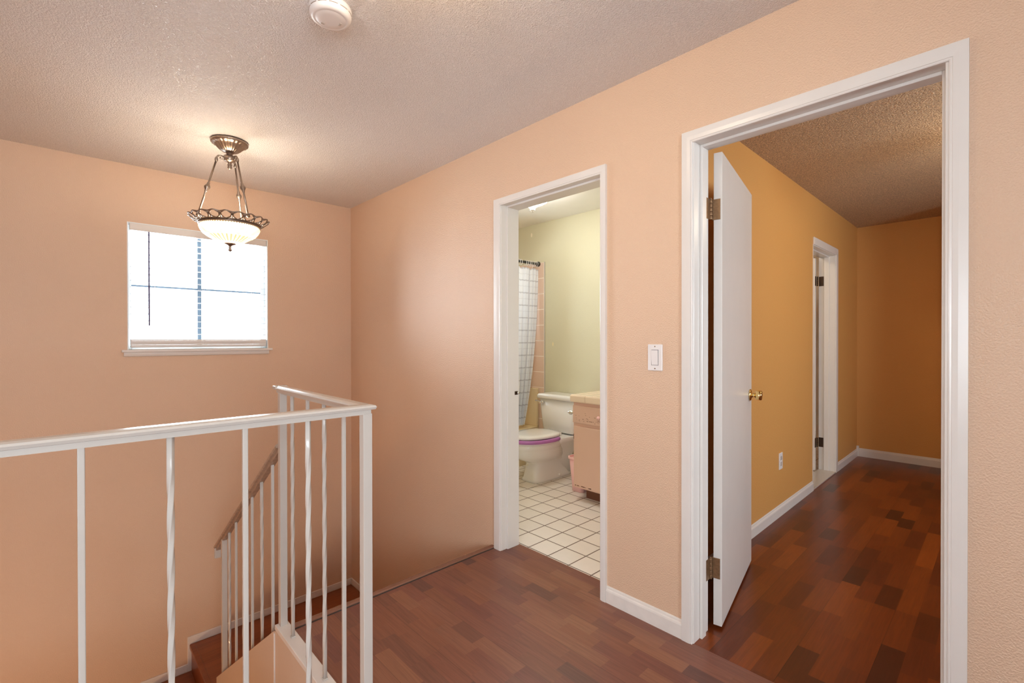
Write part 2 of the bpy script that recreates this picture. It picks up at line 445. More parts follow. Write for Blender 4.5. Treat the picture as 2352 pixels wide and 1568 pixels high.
bm = bmesh.new(); box(bm, 0, 5, HYL, 0, ZG - .1, ZG); struct('floor', bm, M_stair, 'wood floor of the storey below', 'floor')

# ceilings
bm = bmesh.new(); box(bm, 0, HXR, HYL, 0, H, H + .12); struct('ceiling', bm, M_ceil, 'textured pale popcorn ceiling over the hall and stairwell', 'ceiling')
bm = bmesh.new(); box(bm, 0, XB - WT, WT, YB, H, H + .12); struct('ceiling', bm, M_bathceil, 'smooth off-white bathroom ceiling', 'ceiling')
bm = bmesh.new(); box(bm, XB, 6.4, WT, YR, H, H + .12); struct('ceiling', bm, M_bedceil, 'brown popcorn ceiling of the bedroom with painted highlight specks', 'ceiling')
bm = bmesh.new(); box(bm, .8, XB - WT, YB + .1, YR, H, H + .12); struct('ceiling', bm, M_bathceil, 'ceiling behind the bedroom side door', 'ceiling')

def wall_with_holes(name, axis, a0, a1, p0, p1, z0, z1, holes, mats, label, matfn=None):
    """axis 'x': wall runs along x between a0..a1, thickness p0..p1 in y.  holes: (h0,h1,z0,z1)"""
    bm = bmesh.new()
    xs = sorted({a0, a1, *[h[0] for h in holes], *[h[1] for h in holes]})
    zs = sorted({z0, z1, *[h[2] for h in holes], *[h[3] for h in holes]})
    def solid(i, k):
        if i < 0 or k < 0 or i >= len(xs) - 1 or k >= len(zs) - 1: return False
        cx, cz = (xs[i] + xs[i + 1]) / 2, (zs[k] + zs[k + 1]) / 2
        return not any(h[0] < cx < h[1] and h[2] < cz < h[3] for h in holes)
    def P(a, p, z): return (a, p, z) if axis == 'x' else (p, a, z)
    cache = {}
    def V(a, p, z):
        k = (a, p, z)
        if k not in cache: cache[k] = bm.verts.new(P(*k))
        return cache[k]
    for i in range(len(xs) - 1):
        for k in range(len(zs) - 1):
            if not solid(i, k): continue
            x0_, x1_, q0, q1 = xs[i], xs[i + 1], zs[k], zs[k + 1]
            quads = [((x0_, p0, q0), (x1_, p0, q0), (x1_, p0, q1), (x0_, p0, q1)),
                     ((x0_, p1, q0), (x1_, p1, q0), (x1_, p1, q1), (x0_, p1, q1))]
            if not solid(i - 1, k): quads.append(((x0_, p0, q0), (x0_, p1, q0), (x0_, p1, q1), (x0_, p0, q1)))
            if not solid(i + 1, k): quads.append(((x1_, p0, q0), (x1_, p1, q0), (x1_, p1, q1), (x1_, p0, q1)))
            if not solid(i, k - 1): quads.append(((x0_, p0, q0), (x1_, p0, q0), (x1_, p1, q0), (x0_, p1, q0)))
            if not solid(i, k + 1): quads.append(((x0_, p0, q1), (x1_, p0, q1), (x1_, p1, q1), (x0_, p1, q1)))
            for qd in quads:
                f = bm.faces.new([V(*c) for c in qd])
                if matfn: f.material_index = matfn(f.calc_center_median())
    return struct(name, bm, mats, label, 'wall')

WY0, WY1, WZ0, WZ1 = -1.574, -.695, 1.185, 2.054
# hall window wall
wall_with_holes('wall_left', 'y', HYL, 0, -.15, 0, ZG, H, [(WY0, WY1, WZ0, WZ1)], M_wall, 'peach textured wall with the window over the stairwell')
# wall with the two doorways: peach on the hall side, green / orange behind
BJ0, BJ1, BZ = 2.022, 2.769, 2.062
DJ0, DJ1, DZ = 3.195, 3.983, 2.078
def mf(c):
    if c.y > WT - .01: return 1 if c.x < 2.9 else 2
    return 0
wall_with_holes('wall_right', 'x', 0, HXR, 0, WT, ZG, H, [(BJ0, BJ1, -.02, BZ), (DJ0, DJ1, -.02, DZ)], [M_wall, M_green, M_bedwall],
                'peach textured wall holding the bathroom and bedroom doorways', mf)
bm = bmesh.new(); box(bm, 0, XB - WT, YB, YB + .1, 0, H); struct('wall_bathroom_back', bm, M_green, 'pale green back wall of the bathroom', 'wall')
wall_with_holes('wall_bathroom_left', 'y', WT, YB, -.15, 0, 0, H, [(.6, 1.1, 1.35, 1.95)], M_walltile2, 'tiled bathroom wall beside the tub')
bm = bmesh.new(); box(bm, XB - WT, XB, WT, YB + .1, 0, H, midx=0)
for f in bm.faces: f.material_index = 0 if f.calc_center_median().x < XB - .05 else 1
struct('wall_bathroom_right', bm, [M_green, M_bedwall], 'partition between bathroom and bedroom', 'wall')
wall_with_holes('wall_bedroom_left', 'y', YB + .1, YR, XB - WT, XB, -.25, H, [(EY0, EY1, -.02, EZ)], M_bedwall, 'orange bedroom side wall with the white door frame')
bm = bmesh.new(); box(bm, XB - WT, 6.4, YR, YR + .1, 0, H); struct('wall_bedroom_back', bm, M_bedwall, 'shaded orange back wall of the bedroom', 'wall')
bm = bmesh.new(); box(bm, .7, XB - WT, YR, YR + .1, 0, H); struct('wall_side_room', bm, M_bathceil, 'back wall of the room behind the bedroom side door', 'wall')
wall_with_holes('wall_bedroom_right', 'y', WT, YR, 6.4, 6.55, 0, H, [(.9, 2.1, 1.0, 2.05)], M_bedwall, 'orange bedroom wall with a window out of view')
bm = bmesh.new(); box(bm, 3.80, 6.38, 3.74, YR - .005, 0, H - .005); struct('bedroom_light_blocker', bm, M_bedwall, 'unseen box added in the bedroom corner to block light', 'wall')  # box added out of view to keep window light off the back floor
bm = bmesh.new(); box(bm, .7, .8, YB + .1, YR, 0, H); struct('wall_side_room', bm, M_bathceil, 'wall behind the bedroom side door', 'wall')
# hall sides behind the camera
wall_with_holes('wall_back', 'y', HYL, 0, HXR, HXR + .15, -.25, H, [(-3.5, -1.9, .8, 2.15)], M_wall, 'peach hall wall behind the viewer')
wall_with_holes('wall_front', 'x', -.15, HXR, HYL - .12, HYL, ZG, H, [(4.0, 5.5, .80, 1.85)], M_wall, 'peach wall closing the stairwell opposite the doorways')
# walls of the storey below
bm = bmesh.new(); box(bm, 5, 5.1, HYL, 0, ZG, -.25); struct('wall_lower', bm, M_wall, 'wall of the storey below', 'wall')
# stairwell wall under the side railing: level to the post, then sloping down with the flight
bm = bmesh.new()
y0, y1 = YS - .025, YS + .03
zs_ = lambda x: -.018 + (x - 1.90) * .708
poly = [(.80, ZG), (.80, zs_(.80)), (1.90, -.018), (1.945, 0.0), (XF + .02, 0.0), (XF + .02, ZG)]
fr_ = [bm.verts.new((x, y0, z)) for x, z in poly]; bk = [bm.verts.new((x, y1 - (.026 if x > 1.95 else 0), z)) for x, z in poly]
bm.faces.new(fr_); bm.faces.new(list(reversed(bk)))
for i in range(len(poly)):
    j = (i + 1) % len(poly); bm.faces.new((fr_[i], bk[i], bk[j], fr_[j]))
struct('wall_stairwell', bm, M_panel, 'smooth tan half wall under the side railing', 'wall')
bm = bmesh.new(); box(bm, XF - .01, XF + .02, HYL, YS - .025, -.27, 0.0); struct('trim_7', bm, M_panel, 'tan floor edge under the front railing', 'trim')
bm = bmesh.new(); box(bm, 1.908, 1.918, y0 - .004, y0, -1.5, -.02)
box(bm, 1.900, 1.926, y0 - .005, y0, -.40, -.385, .002); struct('trim_8', bm, M_trimworn, 'thin white seam bead on the stairwell half wall', 'trim')

# ------------------------------------------------------------------ trim
def casing(name, x0i, x0o, x1i, x1o, zi, zo, label, jy=WT, y=-.015):
    """door frame on the hall side: mitred casing, jambs, head and stop"""
    root = empty(name, (x0i, 0, 0), label, 'door frame', kind='structure')
    prof = [(0, 0), (0, -.011), (.003, -.013), (.007, -.0125), (.0085, -.0145), (.5, -.0152), (1, -.0145), (1, 0)]
    def sc(w): return [(a if a < .1 else a * w, b) for a, b in prof]
    bm = bmesh.new()
    wl, wr, wh = x0i - x0o, x1o - x1i, zo - zi
    for (p, q) in (((x0i, x0o), 'l'), ((x1i, x1o), 'r')): pass
    # left leg
    def pt(u, side, top):
        a, b = u
        if side == 'l': X = x0i - a
        elif side == 'r': X = x1i + a
        return X
    rings = []
    P = sc(1.0)
    def leg(xi, xo, sgn):
        w = abs(xo - xi)
        lo = [Vector((xi + sgn * (a if a < .1 else a * w), b, 0)) for a, b in prof]
        hi = [Vector((xi + sgn * (a if a < .1 else a * w), b, zi + (a if a < .1 else a * wh))) for a, b in prof]
        loft(bm, [lo, hi], smooth=False)
    leg(x0i, x0o, -1)
    o1 = obj('casing_leg', bm, M_white, root)
    bm = bmesh.new(); leg(x1i, x1o, 1); obj('casing_leg', bm, M_white, root)
    bm = bmesh.new()
    lo = [Vector((x0i - (a if a < .1 else a * wl), b, zi + (a if a < .1 else a * wh))) for a, b in prof]
    hi = [Vector((x1i + (a if a < .1 else a * wr), b, zi + (a if a < .1 else a * wh))) for a, b in prof]
    loft(bm, [lo, hi], smooth=False); obj('casing_head', bm, M_white, root)
    return root

def jambs(root, x0, x1, z, xw0, xw1, zw, y0=-.004, y1=WT, stop=(.05, .085)):
    B('jamb', M_white, root, xw0 + .001, x0, y0, y1, 0, zw - .001, bevel=.0015)
    B('jamb', M_white, root, x1, xw1 - .001, y0, y1, 0, zw - .001, bevel=.0015)
    B('head_jamb', M_white, root, x0, x1, y0, y1, z, zw - .001, bevel=.0015)
    s0, s1 = stop
    B('door_stop', M_white, root, x0, x0 + .011, s0, s1, 0, z, bevel=.002)
    B('door_stop', M_white, root, x1 - .011, x1, s0, s1, 0, z, bevel=.002)
    B('door_stop', M_white, root, x0 + .011, x1 - .011, s0, s1, z - .011, z, bevel=.002)

t1 = casing('trim_1', 2.037, 1.981, 2.752, 2.785, 2.044, 2.084, 'white door frame around the narrow bathroom doorway')
jambs(t1, 2.040, 2.750, 2.047, BJ0, BJ1, BZ, stop=(.035, WT - .002))
B('strike_plate', M_hinge2, t1, 2.051, 2.053, .092, .116, .917, .939, bevel=.001)
bm = bmesh.new(); lathe(bm, [(.0005, 0), (.004, 0), (.004, .004), (.008, .006), (.008, .010), (.0005, .011)], (2.053, .114, .928), 18, False, Matrix.Rotation(PI / 2, 3, 'Y')); obj('latch_button', bm, M_chrome, t1, True)
t2 = casing('trim_2', 3.210, 3.166, 3.979, 4.021, 2.058, 2.104, 'white door frame around the wide bedroom doorway')
jambs(t2, 3.214, 3.971, 2.061, DJ0, DJ1, DZ, stop=(.05, .088))

def baseboard(name, p0, p1, h, n, label, t=.012, z0=0.0, mat=M_white):
    """p0->p1 along the wall foot, n = unit normal into the room"""
    p0, p1, n = Vector((*p0, z0)), Vector((*p1, z0)), Vector((*n, 0))
    prof = [(0, 0), (t, 0), (t, h * .72), (t * .85, h * .80), (t * .45, h * .86), (t * .4, h * .93), (t * .15, h), (0, h)]
    bm = bmesh.new()
    loft(bm, [[p + n * a + Vector((0, 0, b)) for a, b in prof] for p in (p0, p1)], smooth=False)
    return struct(name, bm, mat, label, 'baseboard')

baseboard('baseboard_right', (2.786, 0), (3.165, 0), .078, (0, -1), 'short white baseboard between the two doorways', mat=M_trimworn)
baseboard('baseboard_right', (4.022, 0), (HXR, 0), .078, (0, -1), 'white baseboard right of the bedroom doorway')
baseboard('baseboard_bedroom_left', (XB, .20), (XB, 2.603), .078, (1, 0), 'white baseboard along the near orange bedroom wall')
baseboard('baseboard_bedroom_left', (XB, 3.412), (XB, YR), .078, (1, 0), 'short white baseboard past the bedroom side door')
baseboard('baseboard_bedroom_back', (XB, YR), (3.80, YR), .088, (0, -1), 'white baseboard along the bedroom back wall')
B('trim_9', M_white, None, XB, XB + .022, YR - .022, YR, 0, .112, bevel=.003)
tag(bpy.data.objects['trim_9'], 'small white corner block on the bedroom baseboard', 'trim', kind='structure')
baseboard('baseboard_bathroom_back', (.88, YB), (XB - WT, YB), .085, (0, -1), 'white baseboard behind the toilet', t=.014)
# landing baseboards (stepping down with the treads)
bm = bmesh.new()
hb = .055
box(bm, 0, .012, -1.245, 0, ZL, ZL + hb, bevel=.003)
yy, zz = -1.245, ZL
box(bm, 0, .012, yy, yy + .034, zz - RISE, zz + .002, bevel=.003)
z2 = zz - RISE
for k in range(8):
    y2 = -1.222 - TREAD * (k + 1)
    box(bm, 0, .012, y2 - .018, -1.222 - TREAD * k - .023, z2, z2 + hb, bevel=.003)
    box(bm, 0, .012, y2 - .018, y2 + .016, z2 - RISE, z2 + .002, bevel=.003)
    z2 -= RISE
struct('baseboard_left', bm, M_trimworn, 'white baseboard stepping down the window wall beside the stairs', 'baseboard')
bm = bmesh.new(); box(bm, .012, .87, -.012, 0, ZL, ZL + hb, bevel=.003)
for k in range(4):
    box(bm, .87 + k * TREAD - .005, .87 + k * TREAD + .025, -.012, 0, ZL + RISE * k, ZL + RISE * (k + 1) + hb, bevel=.003)
    box(bm, .895 + k * TREAD, .87 + (k + 1) * TREAD, -.012, 0, ZL + RISE * (k + 1), ZL + RISE * (k + 1) + hb, bevel=.003) if k < 3 else None
struct('baseboard_right', bm, M_trimworn, 'white baseboard at the landing corner under the doorway wall', 'baseboard')
# floor edge nosing at the top of the stairs
bm = bmesh.new()
prof = [(XE + .006, .0), (XE + .006, .004), (XE + .002, .008), (XE - .020, .008), (XE - .030, .004), (XE - .033, -.006), (XE - .0325, -.016), (XE - .03, -.02), (XE - .03, 0)]
loft(bm, [[Vector((x, y, z)) for x, z in prof] for y in (YS + .03, -.001)], smooth=False)
box(bm, XE + .0062, XE + .0132, YS + .03, -.001, .0002, .0012, midx=1)
struct('trim_3', bm, [M_nosing, M_slit], 'wood stair-nose strip along the floor edge', 'trim')
# white curb under side railing
bm = bmesh.new(); box(bm, 1.925, XF + .03, YS - .028, YS + .024, .0005, .022, bevel=.002)
struct('trim_4', bm, M_white, 'white curb strip under the side railing', 'trim')
bm = bmesh.new(); box(bm, XF - .012, XF + .045, HYL + .01, YS - .029, .0005, .022, bevel=.002)
struct('trim_5', bm, M_rail, 'white curb strip under the front railing', 'trim')

# ------------------------------------------------------------------ staircase
st = empty('staircase', (.9, -.6, ZL), 'dark brown laminate staircase turning at a low landing behind the railing', 'stairs')
bm = bmesh.new(); box(bm, .0125, .7985, -1.205, -.0125, ZL - .2, ZL - .0005); box(bm, .7985, .869, YS + .031, -.0125, ZL - .2, ZL - .0005); obj('landing', bm, M_stair, st)
for k in range(4):                          # flight from the landing up to the hall
    x = .87 + k * TREAD
    z = ZL + RISE * (k + 1)
    B('riser', M_stair, st, x, x + .012, YS + .03, -.013, z - RISE, z - .02)
    B('tread', M_stair, st, x - .022, x + TREAD + .001, YS + .031, -.013, z - .03, z, bevel=.006)
B('riser', M_stair, st, XE - .03 - .012, XE - .03 - .001, YS + .031, -.013, -RISE, -.02)
for k in range(8):                          # flight down along the window wall
    y = -1.222 - TREAD * k
    z = ZL - RISE * k
    B('nosing', M_stair, st, .013, .7985, y - .012, y + .022, z - .028, z + .004, bevel=.006)
    B('riser', M_stair, st, .013, .7985, y, y + .012, z - RISE, z - .028)
    if k < 7: B('tread', M_stair, st, .013, .7985, y - TREAD + .022, y, z - RISE - .03, z - RISE, bevel=.002)

# ------------------------------------------------------------------ railing
rl = empty('stair_railing', (XF, YS, 0), 'white metal railing with twisted balusters around the stairwell', 'railing')
RT = 1.052
def rail_prof(w=.022, h=.030):   # (across, up) section of the moulded cap over a flat bar
    return [(-.012, -h), (.012, -h), (.012, -.017), (w, -.015), (w + .003, -.008), (w, -.003), (.012, .0), (-.012, .0), (-w, -.003), (-w - .003, -.008), (-w, -.015), (-.012, -.017)]
pr = rail_prof()
# front rail along y
bm = bmesh.new()
endc = Vector((XF, YS, RT))
d45 = Vector((1, 1, 0))
loft(bm, [[Vector((XF + a, HYL + .02, RT + b)) for a, b in pr], [Vector((XF + a, YS + a, RT + b)) for a, b in pr]], smooth=False)
obj('front_handrail', bm, M_rail, rl)
bm = bmesh.new()
loft(bm, [[Vector((XF + a, YS + a, RT + b)) for a, b in pr], [Vector((1.905, YS + a, RT + b)) for a, b in pr]], smooth=False)
box(bm, 1.895, 1.935, YS - .026, YS + .026, RT - .013, RT + .001, .003)
obj('side_handrail', bm, M_rail, rl)
# sloping rail
sl = .687
xa, za = 1.93, .805
xb_, zb_ = .735, .805 - (1.93 - .735) * sl
bm = bmesh.new()
loft(bm, [[Vector((xa, YS + a, za + b * 1.25)) for a, b in pr], [Vector((xb_, YS + a, zb_ + b * 1.25)) for a, b in pr]], smooth=False)
obj('sloping_handrail', bm, M_railworn, rl)['label'] = 'sloping handrail with paint worn to brown'
bm = bmesh.new(); box(bm, xb_ - .012, xb_ + .004, YS - .020, YS + .020, zb_ - .085, zb_ - .012, .006); obj('rail_end', bm, M_rail, rl)

def bar(w, z0, z1, twist=None, ph=0.0):
    """square bar; twist=(za, zb, turn_length) length of a quarter turn"""
    bm = bmesh.new()
    zs = [z0]
    if twist:
        a, b, q = twist
        n = max(2, int((b - a) / .008)); zs += [a + (b - a) * i / n for i in range(n + 1)]
    zs.append(z1)
    rings = []
    for z in zs:
        ang = 0
        if twist: ang = (min(max(z, twist[0]), twist[1]) - twist[0]) / twist[2] * PI / 2
        ring = []
        for k in range(4):
            for da, rr_ in ((-.30, 1.13), (-.10, 1.25), (.10, 1.25), (.30, 1.13)):
                a_ = ang + PI / 4 + k * PI / 2 + da
                ring.append(Vector((w / 2 * rr_ * math.cos(a_), w / 2 * rr_ * math.sin(a_), z)))
        rings.append(ring)
    loft(bm, rings, smooth=bool(twist))
    return bm
def baluster(x, y, z0, z1, twisted, w=.0135):
    bm = bar(w, z0, z1, (z0 + .10, z1 - .085, .108) if twisted else None)
    # little welded shoe
    box(bm, -.0085, .0085, -.0085, .0085, z0, z0 + .007, .001)
    bmesh.ops.translate(bm, verts=bm.verts, vec=(x, y, 0))
    return obj('twisted_baluster' if twisted else 'baluster', bm, M_rail, rl)
def post(x, y, z0, z1, w=.029):
    bm = bmesh.new(); box(bm, x - w / 2, x + w / 2, y - w / 2, y + w / 2, z0, z1, .0015); return obj('post', bm, M_rail, rl)
CB = .022
post(XF, YS, CB, RT - .028)
post(1.945, YS, CB - .01, RT - .028)
post(.888, YS, zs_(.888) - .03, .688 * (.888 - .735) + zb_ - .02, .028)
for i, x in enumerate((2.068, 2.238, 2.400, 2.565)): baluster(x, YS, CB, RT - .028, i in (0, 2), .0125)
for i, y in enumerate((-1.370, -1.531, -1.690, -1.847, -2.005, -2.16, -2.32, -2.48, -2.64, -2.80)): baluster(XF, y, CB, RT - .028, i % 2 == 0, .0128)
for i, x in enumerate((1.016, 1.162, 1.318, 1.477, 1.642, 1.806)):
    baluster(x, YS, zs_(x) - .01, zb_ + (x - xb_) * sl - .034, i in (0, 2, 4), .0125)
post(XF, -2.95, CB, RT - .028)

# ------------------------------------------------------------------ hall window, sill, blind
w1 = empty('window_1', (-.10, (WY0 + WY1) / 2, WZ0), 'white framed window over the stairwell', 'window', kind='structure')
bm = bmesh.new()
fx0, fx1 = -.135, -.085
f_ = .028
box(bm, fx0, fx1, WY0, WY0 + f_, WZ0, WZ1, .003); box(bm, fx0, fx1, WY1 - f_, WY1, WZ0, WZ1, .003)
box(bm, fx0, fx1, WY0 + f_, WY1 - f_, WZ0, WZ0 + f_, .003); box(bm, fx0, fx1, WY0 + f_, WY1 - f_, WZ1 - f_, WZ1, .003)
obj('window_frame', bm, M_vinyl, w1)
B('mullion', M_alu, w1, -.125, -.095, -1.157, -1.131, WZ0 + f_, WZ1 - f_, bevel=.002)
B('muntin', M_alu, w1, -.115, -.105, WY0 + f_, -1.157, 1.619, 1.639, bevel=.001)
B('muntin', M_alu, w1, -.115, -.105, -1.131, WY1 - f_, 1.619, 1.639, bevel=.001)
B('glass_pane', M_glass, w1, -.112, -.109, WY0 + f_, WY1 - f_, WZ0 + f_, WZ1 - f_)
for q in ((WY0 - .0005, WY0 + .006, WZ0, WZ1), (WY1 - .006, WY1 + .0005, WZ0, WZ1), (WY0 + .006, WY1 - .006, WZ1 - .006, WZ1 + .0005)):
    B('reveal_board', M_vinyl, w1, fx1, -.001, *q)
# sill and apron
bm = bmesh.new(); box(bm, -.083, .030, -1.606, -.668, WZ0 - .017, WZ0 + .0, .004); s_ = struct('trim_6', bm, M_white, 'white wooden sill and apron under the stairwell window', 'window sill')
bm = bmesh.new()
pp = [(.0005, -.017), (.014, -.017), (.016, -.030), (.013, -.042), (.006, -.047), (.0005, -.047)]
loft(bm, [[Vector((a, y, WZ0 + b)) for a, b in pp] for y in (-1.594, -.692)], smooth=False)
obj('apron', bm, M_white, s_)

bl = empty('window_blind', (-.03, (WY0 + WY1) / 2, WZ0 + .02), 'open white horizontal slat blind with a dark wand in the stairwell window', 'blind')
by0, by1 = WY0 + .014, WY1 - .009
bm = bmesh.new(); box(bm, -.055, -.006, by0, by1, WZ1 - .052, WZ1 - .004, .003); obj('headrail', bm, M_white, bl)
bm = bmesh.new()
z = WZ1 - .070
ns = 0
while z > WZ0 + .09 and ns < 17:
    rings = []
    for y in (by0 + .004, by1 - .004):
        n = 8
        top = [Vector((-.056 + .050 * i / n, y, z + .0035 * math.sin(PI * i / n) + .0012)) for i in range(n + 1)]
        bot = [Vector((-.056 + .050 * i / n, y, z + .0035 * math.sin(PI * i / n) - .0012)) for i in range(n, -1, -1)]
        rings.append(top + bot)
    loft(bm, rings, smooth=False); z -= .0462; ns += 1
obj('slats', bm, M_slat, bl)
bm = bmesh.new()
for k in range(4): box(bm, -.056, -.006 + .0006 * k, by0 + .004, by1 - .004, WZ0 + .0325 + k * .0095, WZ0 + .0418 + k * .0095, .0015)
obj('stacked_slats', bm, M_white, bl)
bm = bmesh.new(); box(bm, -.056, -.005, by0 + .004, by1 - .004, WZ0 + .014, WZ0 + .032, .004); obj('bottom_rail', bm, M_white, bl)
for y in (-1.42, -1.13, -.80):
    bm = bmesh.new()
    tube(bm, [(-.005, y, WZ1 - .05), (-.005, y, WZ0 + .03)], .0009, 6)
    tube(bm, [(-.057, y, WZ1 - .05), (-.057, y, WZ0 + .03)], .0009, 6)
    obj('ladder_cord', bm, M_plate, bl)
bm = bmesh.new(); tube(bm, [(.001, -1.456, WZ1 - .055), (.001, -1.456, 1.350)], .0050, 8); wd = obj('wand', bm, M_wand, bl)
bm = bmesh.new(); tube(bm, [(-.012, -1.456, WZ1 - .045), (.001, -1.456, WZ1 - .048), (.001, -1.456, WZ1 - .062)], .002, 6); obj('wand_hook', bm, M_chrome, bl)

# windows out of sight that let the daylight in
def far_window(name, axis, p, a0, a1, z0, z1, label):
    w = empty(name, (p, (a0 + a1) / 2, z0) if axis == 'y' else ((a0 + a1) / 2, p, z0), label, 'window', kind='structure')
    bm = bmesh.new(); f = .04
    for (y0, y1, q0, q1) in ((a0, a0 + f, z0, z1), (a1 - f, a1, z0, z1), (a0 + f, a1 - f, z0, z0 + f), (a0 + f, a1 - f, z1 - f, z1), ((a0 + a1) / 2 - .02, (a0 + a1) / 2 + .02, z0 + f, z1 - f)):
        box(bm, p - .02, p + .02, y0, y1, q0, q1, .003)
    obj('window_frame', bm, M_vinyl, w)
    B('glass_pane', M_glass, w, p - .003, p + .003, a0 + f, a1 - f, z0 + f, z1 - f)
    ld = bpy.data.lights.new('portal', 'AREA'); ld.shape = 'RECTANGLE'; ld.size = z1 - z0; ld.size_y = a1 - a0
    ld.cycles.is_portal = True
    return w
far_window('window_2', 'y', HXR + .07, -3.5, -1.9, .8, 2.15, 'white framed window behind the viewer')
far_window('window_3', 'y', 6.47, .9, 2.1, 1.0, 2.05, 'white framed bedroom window out of view')
far_window('window_4', 'y', -.08, .6, 1.1, 1.35, 1.95, 'small white bathroom window over the tub')

w5 = empty('added_window', (4.75, HYL - .06, .80), 'unseen white framed window added opposite the doorways for light', 'window', kind='structure')  # added out of view to throw daylight on the doorway wall
bm = bmesh.new()
for q in ((4.0, 4.04, .8, 1.85), (5.46, 5.5, .8, 1.85), (4.04, 5.46, .8, .84), (4.04, 5.46, 1.81, 1.85), (4.735, 4.765, .84, 1.81)): box(bm, q[0], q[1], HYL - .08, HYL - .04, q[2], q[3], .003)
obj('window_frame', bm, M_vinyl, w5)
B('glass_pane', M_glass, w5, 4.04, 5.46, HYL - .063, HYL - .057, .84, 1.81)
ld = bpy.data.lights.new('daylight_portal', 'AREA'); ld.shape = 'RECTANGLE'; ld.size = 1.5; ld.size_y = 1.05; ld.cycles.is_portal = True
o = bpy.data.objects.new('daylight_portal', ld); C.objects.link(o); o.location = (4.75, HYL - .119, 1.325); o.rotation_euler = (PI / 2, 0, 0)
def portal(x, y0, y1, z0, z1, nx):
    ld = bpy.data.lights.new('daylight_portal', 'AREA'); ld.shape = 'RECTANGLE'
    ld.size = z1 - z0; ld.size_y = y1 - y0; ld.cycles.is_portal = True
    o = bpy.data.objects.new('daylight_portal', ld); C.objects.link(o)
    o.location = (x, (y0 + y1) / 2, (z0 + z1) / 2); o.rotation_euler = (0, -PI / 2 if nx > 0 else PI / 2, 0)
portal(-.149, WY0, WY1, WZ0, WZ1, 1)
portal(HXR + .149, -3.5, -1.9, .8, 2.15, -1)
portal(6.549, .9, 2.1, 1.0, 2.05, -1)
portal(-.149, .6, 1.1, 1.35, 1.95, 1)

# ------------------------------------------------------------------ bedroom door
NX, NY, ANG, DW, DZ0, DZ1 = 3.2552, .1724, .1889, .745, .0144, 2.0565
d1 = empty('door_1', (3.215, .150, DZ0), 'plain white bedroom door standing open with a brass knob', 'door', kind='structure')
R = Matrix.Translation((NX, NY, 0)) @ Matrix.Rotation(ANG, 4, 'Z')
# local frame: +y along the leaf away from the hinge, -x thickness
bm = bmesh.new(); box(bm, -.0345, 0, 0, DW, DZ0, DZ1, bevel=.0015, mat=None)
bmesh.ops.transform(bm, matrix=R, verts=bm.verts)
obj('door_leaf', bm, M_white, d1)
def knob(bm):
    rot = Matrix.Rotation(PI / 2, 3, 'Y')
    prof = [(0.0005, 0), (.030, 0), (.032, .003), (.030, .007), (.022, .010), (.013, .012), (.0115, .022), (.014, .028), (.022, .031), (.0255, .037), (.027, .048), (.0255, .058), (.021, .061), (.010, .0615), (.0005, .061)]
    lathe(bm, prof, (0, .680, .948), 32, False, rot)
    return bm
bm = knob(bmesh.new()); bmesh.ops.transform(bm, matrix=R, verts=bm.verts); obj('door_knob', bm, M_brass, d1)
bm = bmesh.new(); rot = Matrix.Rotation(-PI / 2, 3, 'Y')
lathe(bm, [(0.0005, 0), (.030, 0), (.032, .003), (.022, .010), (.0115, .022), (.022, .031), (.027, .048), (.021, .061), (.0005, .061)], (-.0345, .680, .948), 24, False, rot)
bmesh.ops.transform(bm, matrix=R, verts=bm.verts); obj('door_knob', bm, M_brass, d1)
def hinge(parent, zc, kx, ky, Rm, mat, jamb_pts, leafw=.030, h=.089):
    bm = bmesh.new()
    # leaf let into the door edge
    box(bm, -.040, -.007, -.0030, .0005, zc - h / 2, zc + h / 2, .0012)
    for sz in (-.03, 0, .03): lathe(bm, [(.0005, -.0038), (.003, -.0038), (.0035, -.0026)], (0, 0, 0), 8, False, None) if False else None
    bmesh.ops.transform(bm, matrix=Rm, verts=bm.verts)
    # jamb leaf and knuckle
    box(bm, *jamb_pts, zc - h / 2, zc + h / 2, .0008)
    n = 5
    for k in range(n):
        a = zc - h / 2 + h * k / n
        lathe(bm, [(.0004, a + .0006), (.0058, a + .0006), (.0062, a + .002), (.0062, a + h / n - .002), (.0058, a + h / n - .0006), (.0004, a + h / n - .0006)], (kx, ky, 0), 14, False)
    lathe(bm, [(.0004, zc + h / 2), (.0045, zc + h / 2), (.003, zc + h / 2 + .005), (.0004, zc + h / 2 + .006)], (kx, ky, 0), 12, False)
    h_ = obj('hinge', bm, mat, parent)
    # screws
    return h_
for zc in (1.812, .262):
    hinge(d1, zc, 3.2165, .149, R, M_hinge, (3.2125, 3.2155, .100, .146))

# bedroom side door, standing open into the room behind
d2r = empty('trim_10', (XB, EY1, 0), 'white frame of the bedroom side doorway', 'door frame', kind='structure')
B('jamb', M_white, d2r, XB - WT, XB + .002, EY1 - .015, EY1 - .0005, 0, EZ - .0005, bevel=.001)
B('jamb', M_white, d2r, XB - WT, XB + .001, EY0 + .0005, EY0 + .012, 0, EZ - .0005, bevel=.001)
B('head_jamb', M_white, d2r, XB - WT, XB + .002, EY0 + .012, EY1 - .015, EZ - .015, EZ - .0005, bevel=.001)
B('door_stop', M_white, d2r, XB - .085, XB - .045, EY1 - .026, EY1 - .015, 0, EZ - .015, bevel=.002)
B('door_stop', M_white, d2r, XB - .085, XB - .045, EY0 + .012, EY1 - .026, EZ - .026, EZ - .015, bevel=.002)
B('casing_leg', M_white, d2r, XB, XB + .012, EY1 - .010, EY1 + .056, 0, EZ + .0, bevel=.003)
B('casing_head', M_white, d2r, XB, XB + .012, EY0, EY1 + .056, EZ - .010, EZ + .052, bevel=.003)
B('threshold', M_rail, d2r, XB - WT, XB + .01, EY0 + .012, EY1 - .015, 0, .012, bevel=.003)
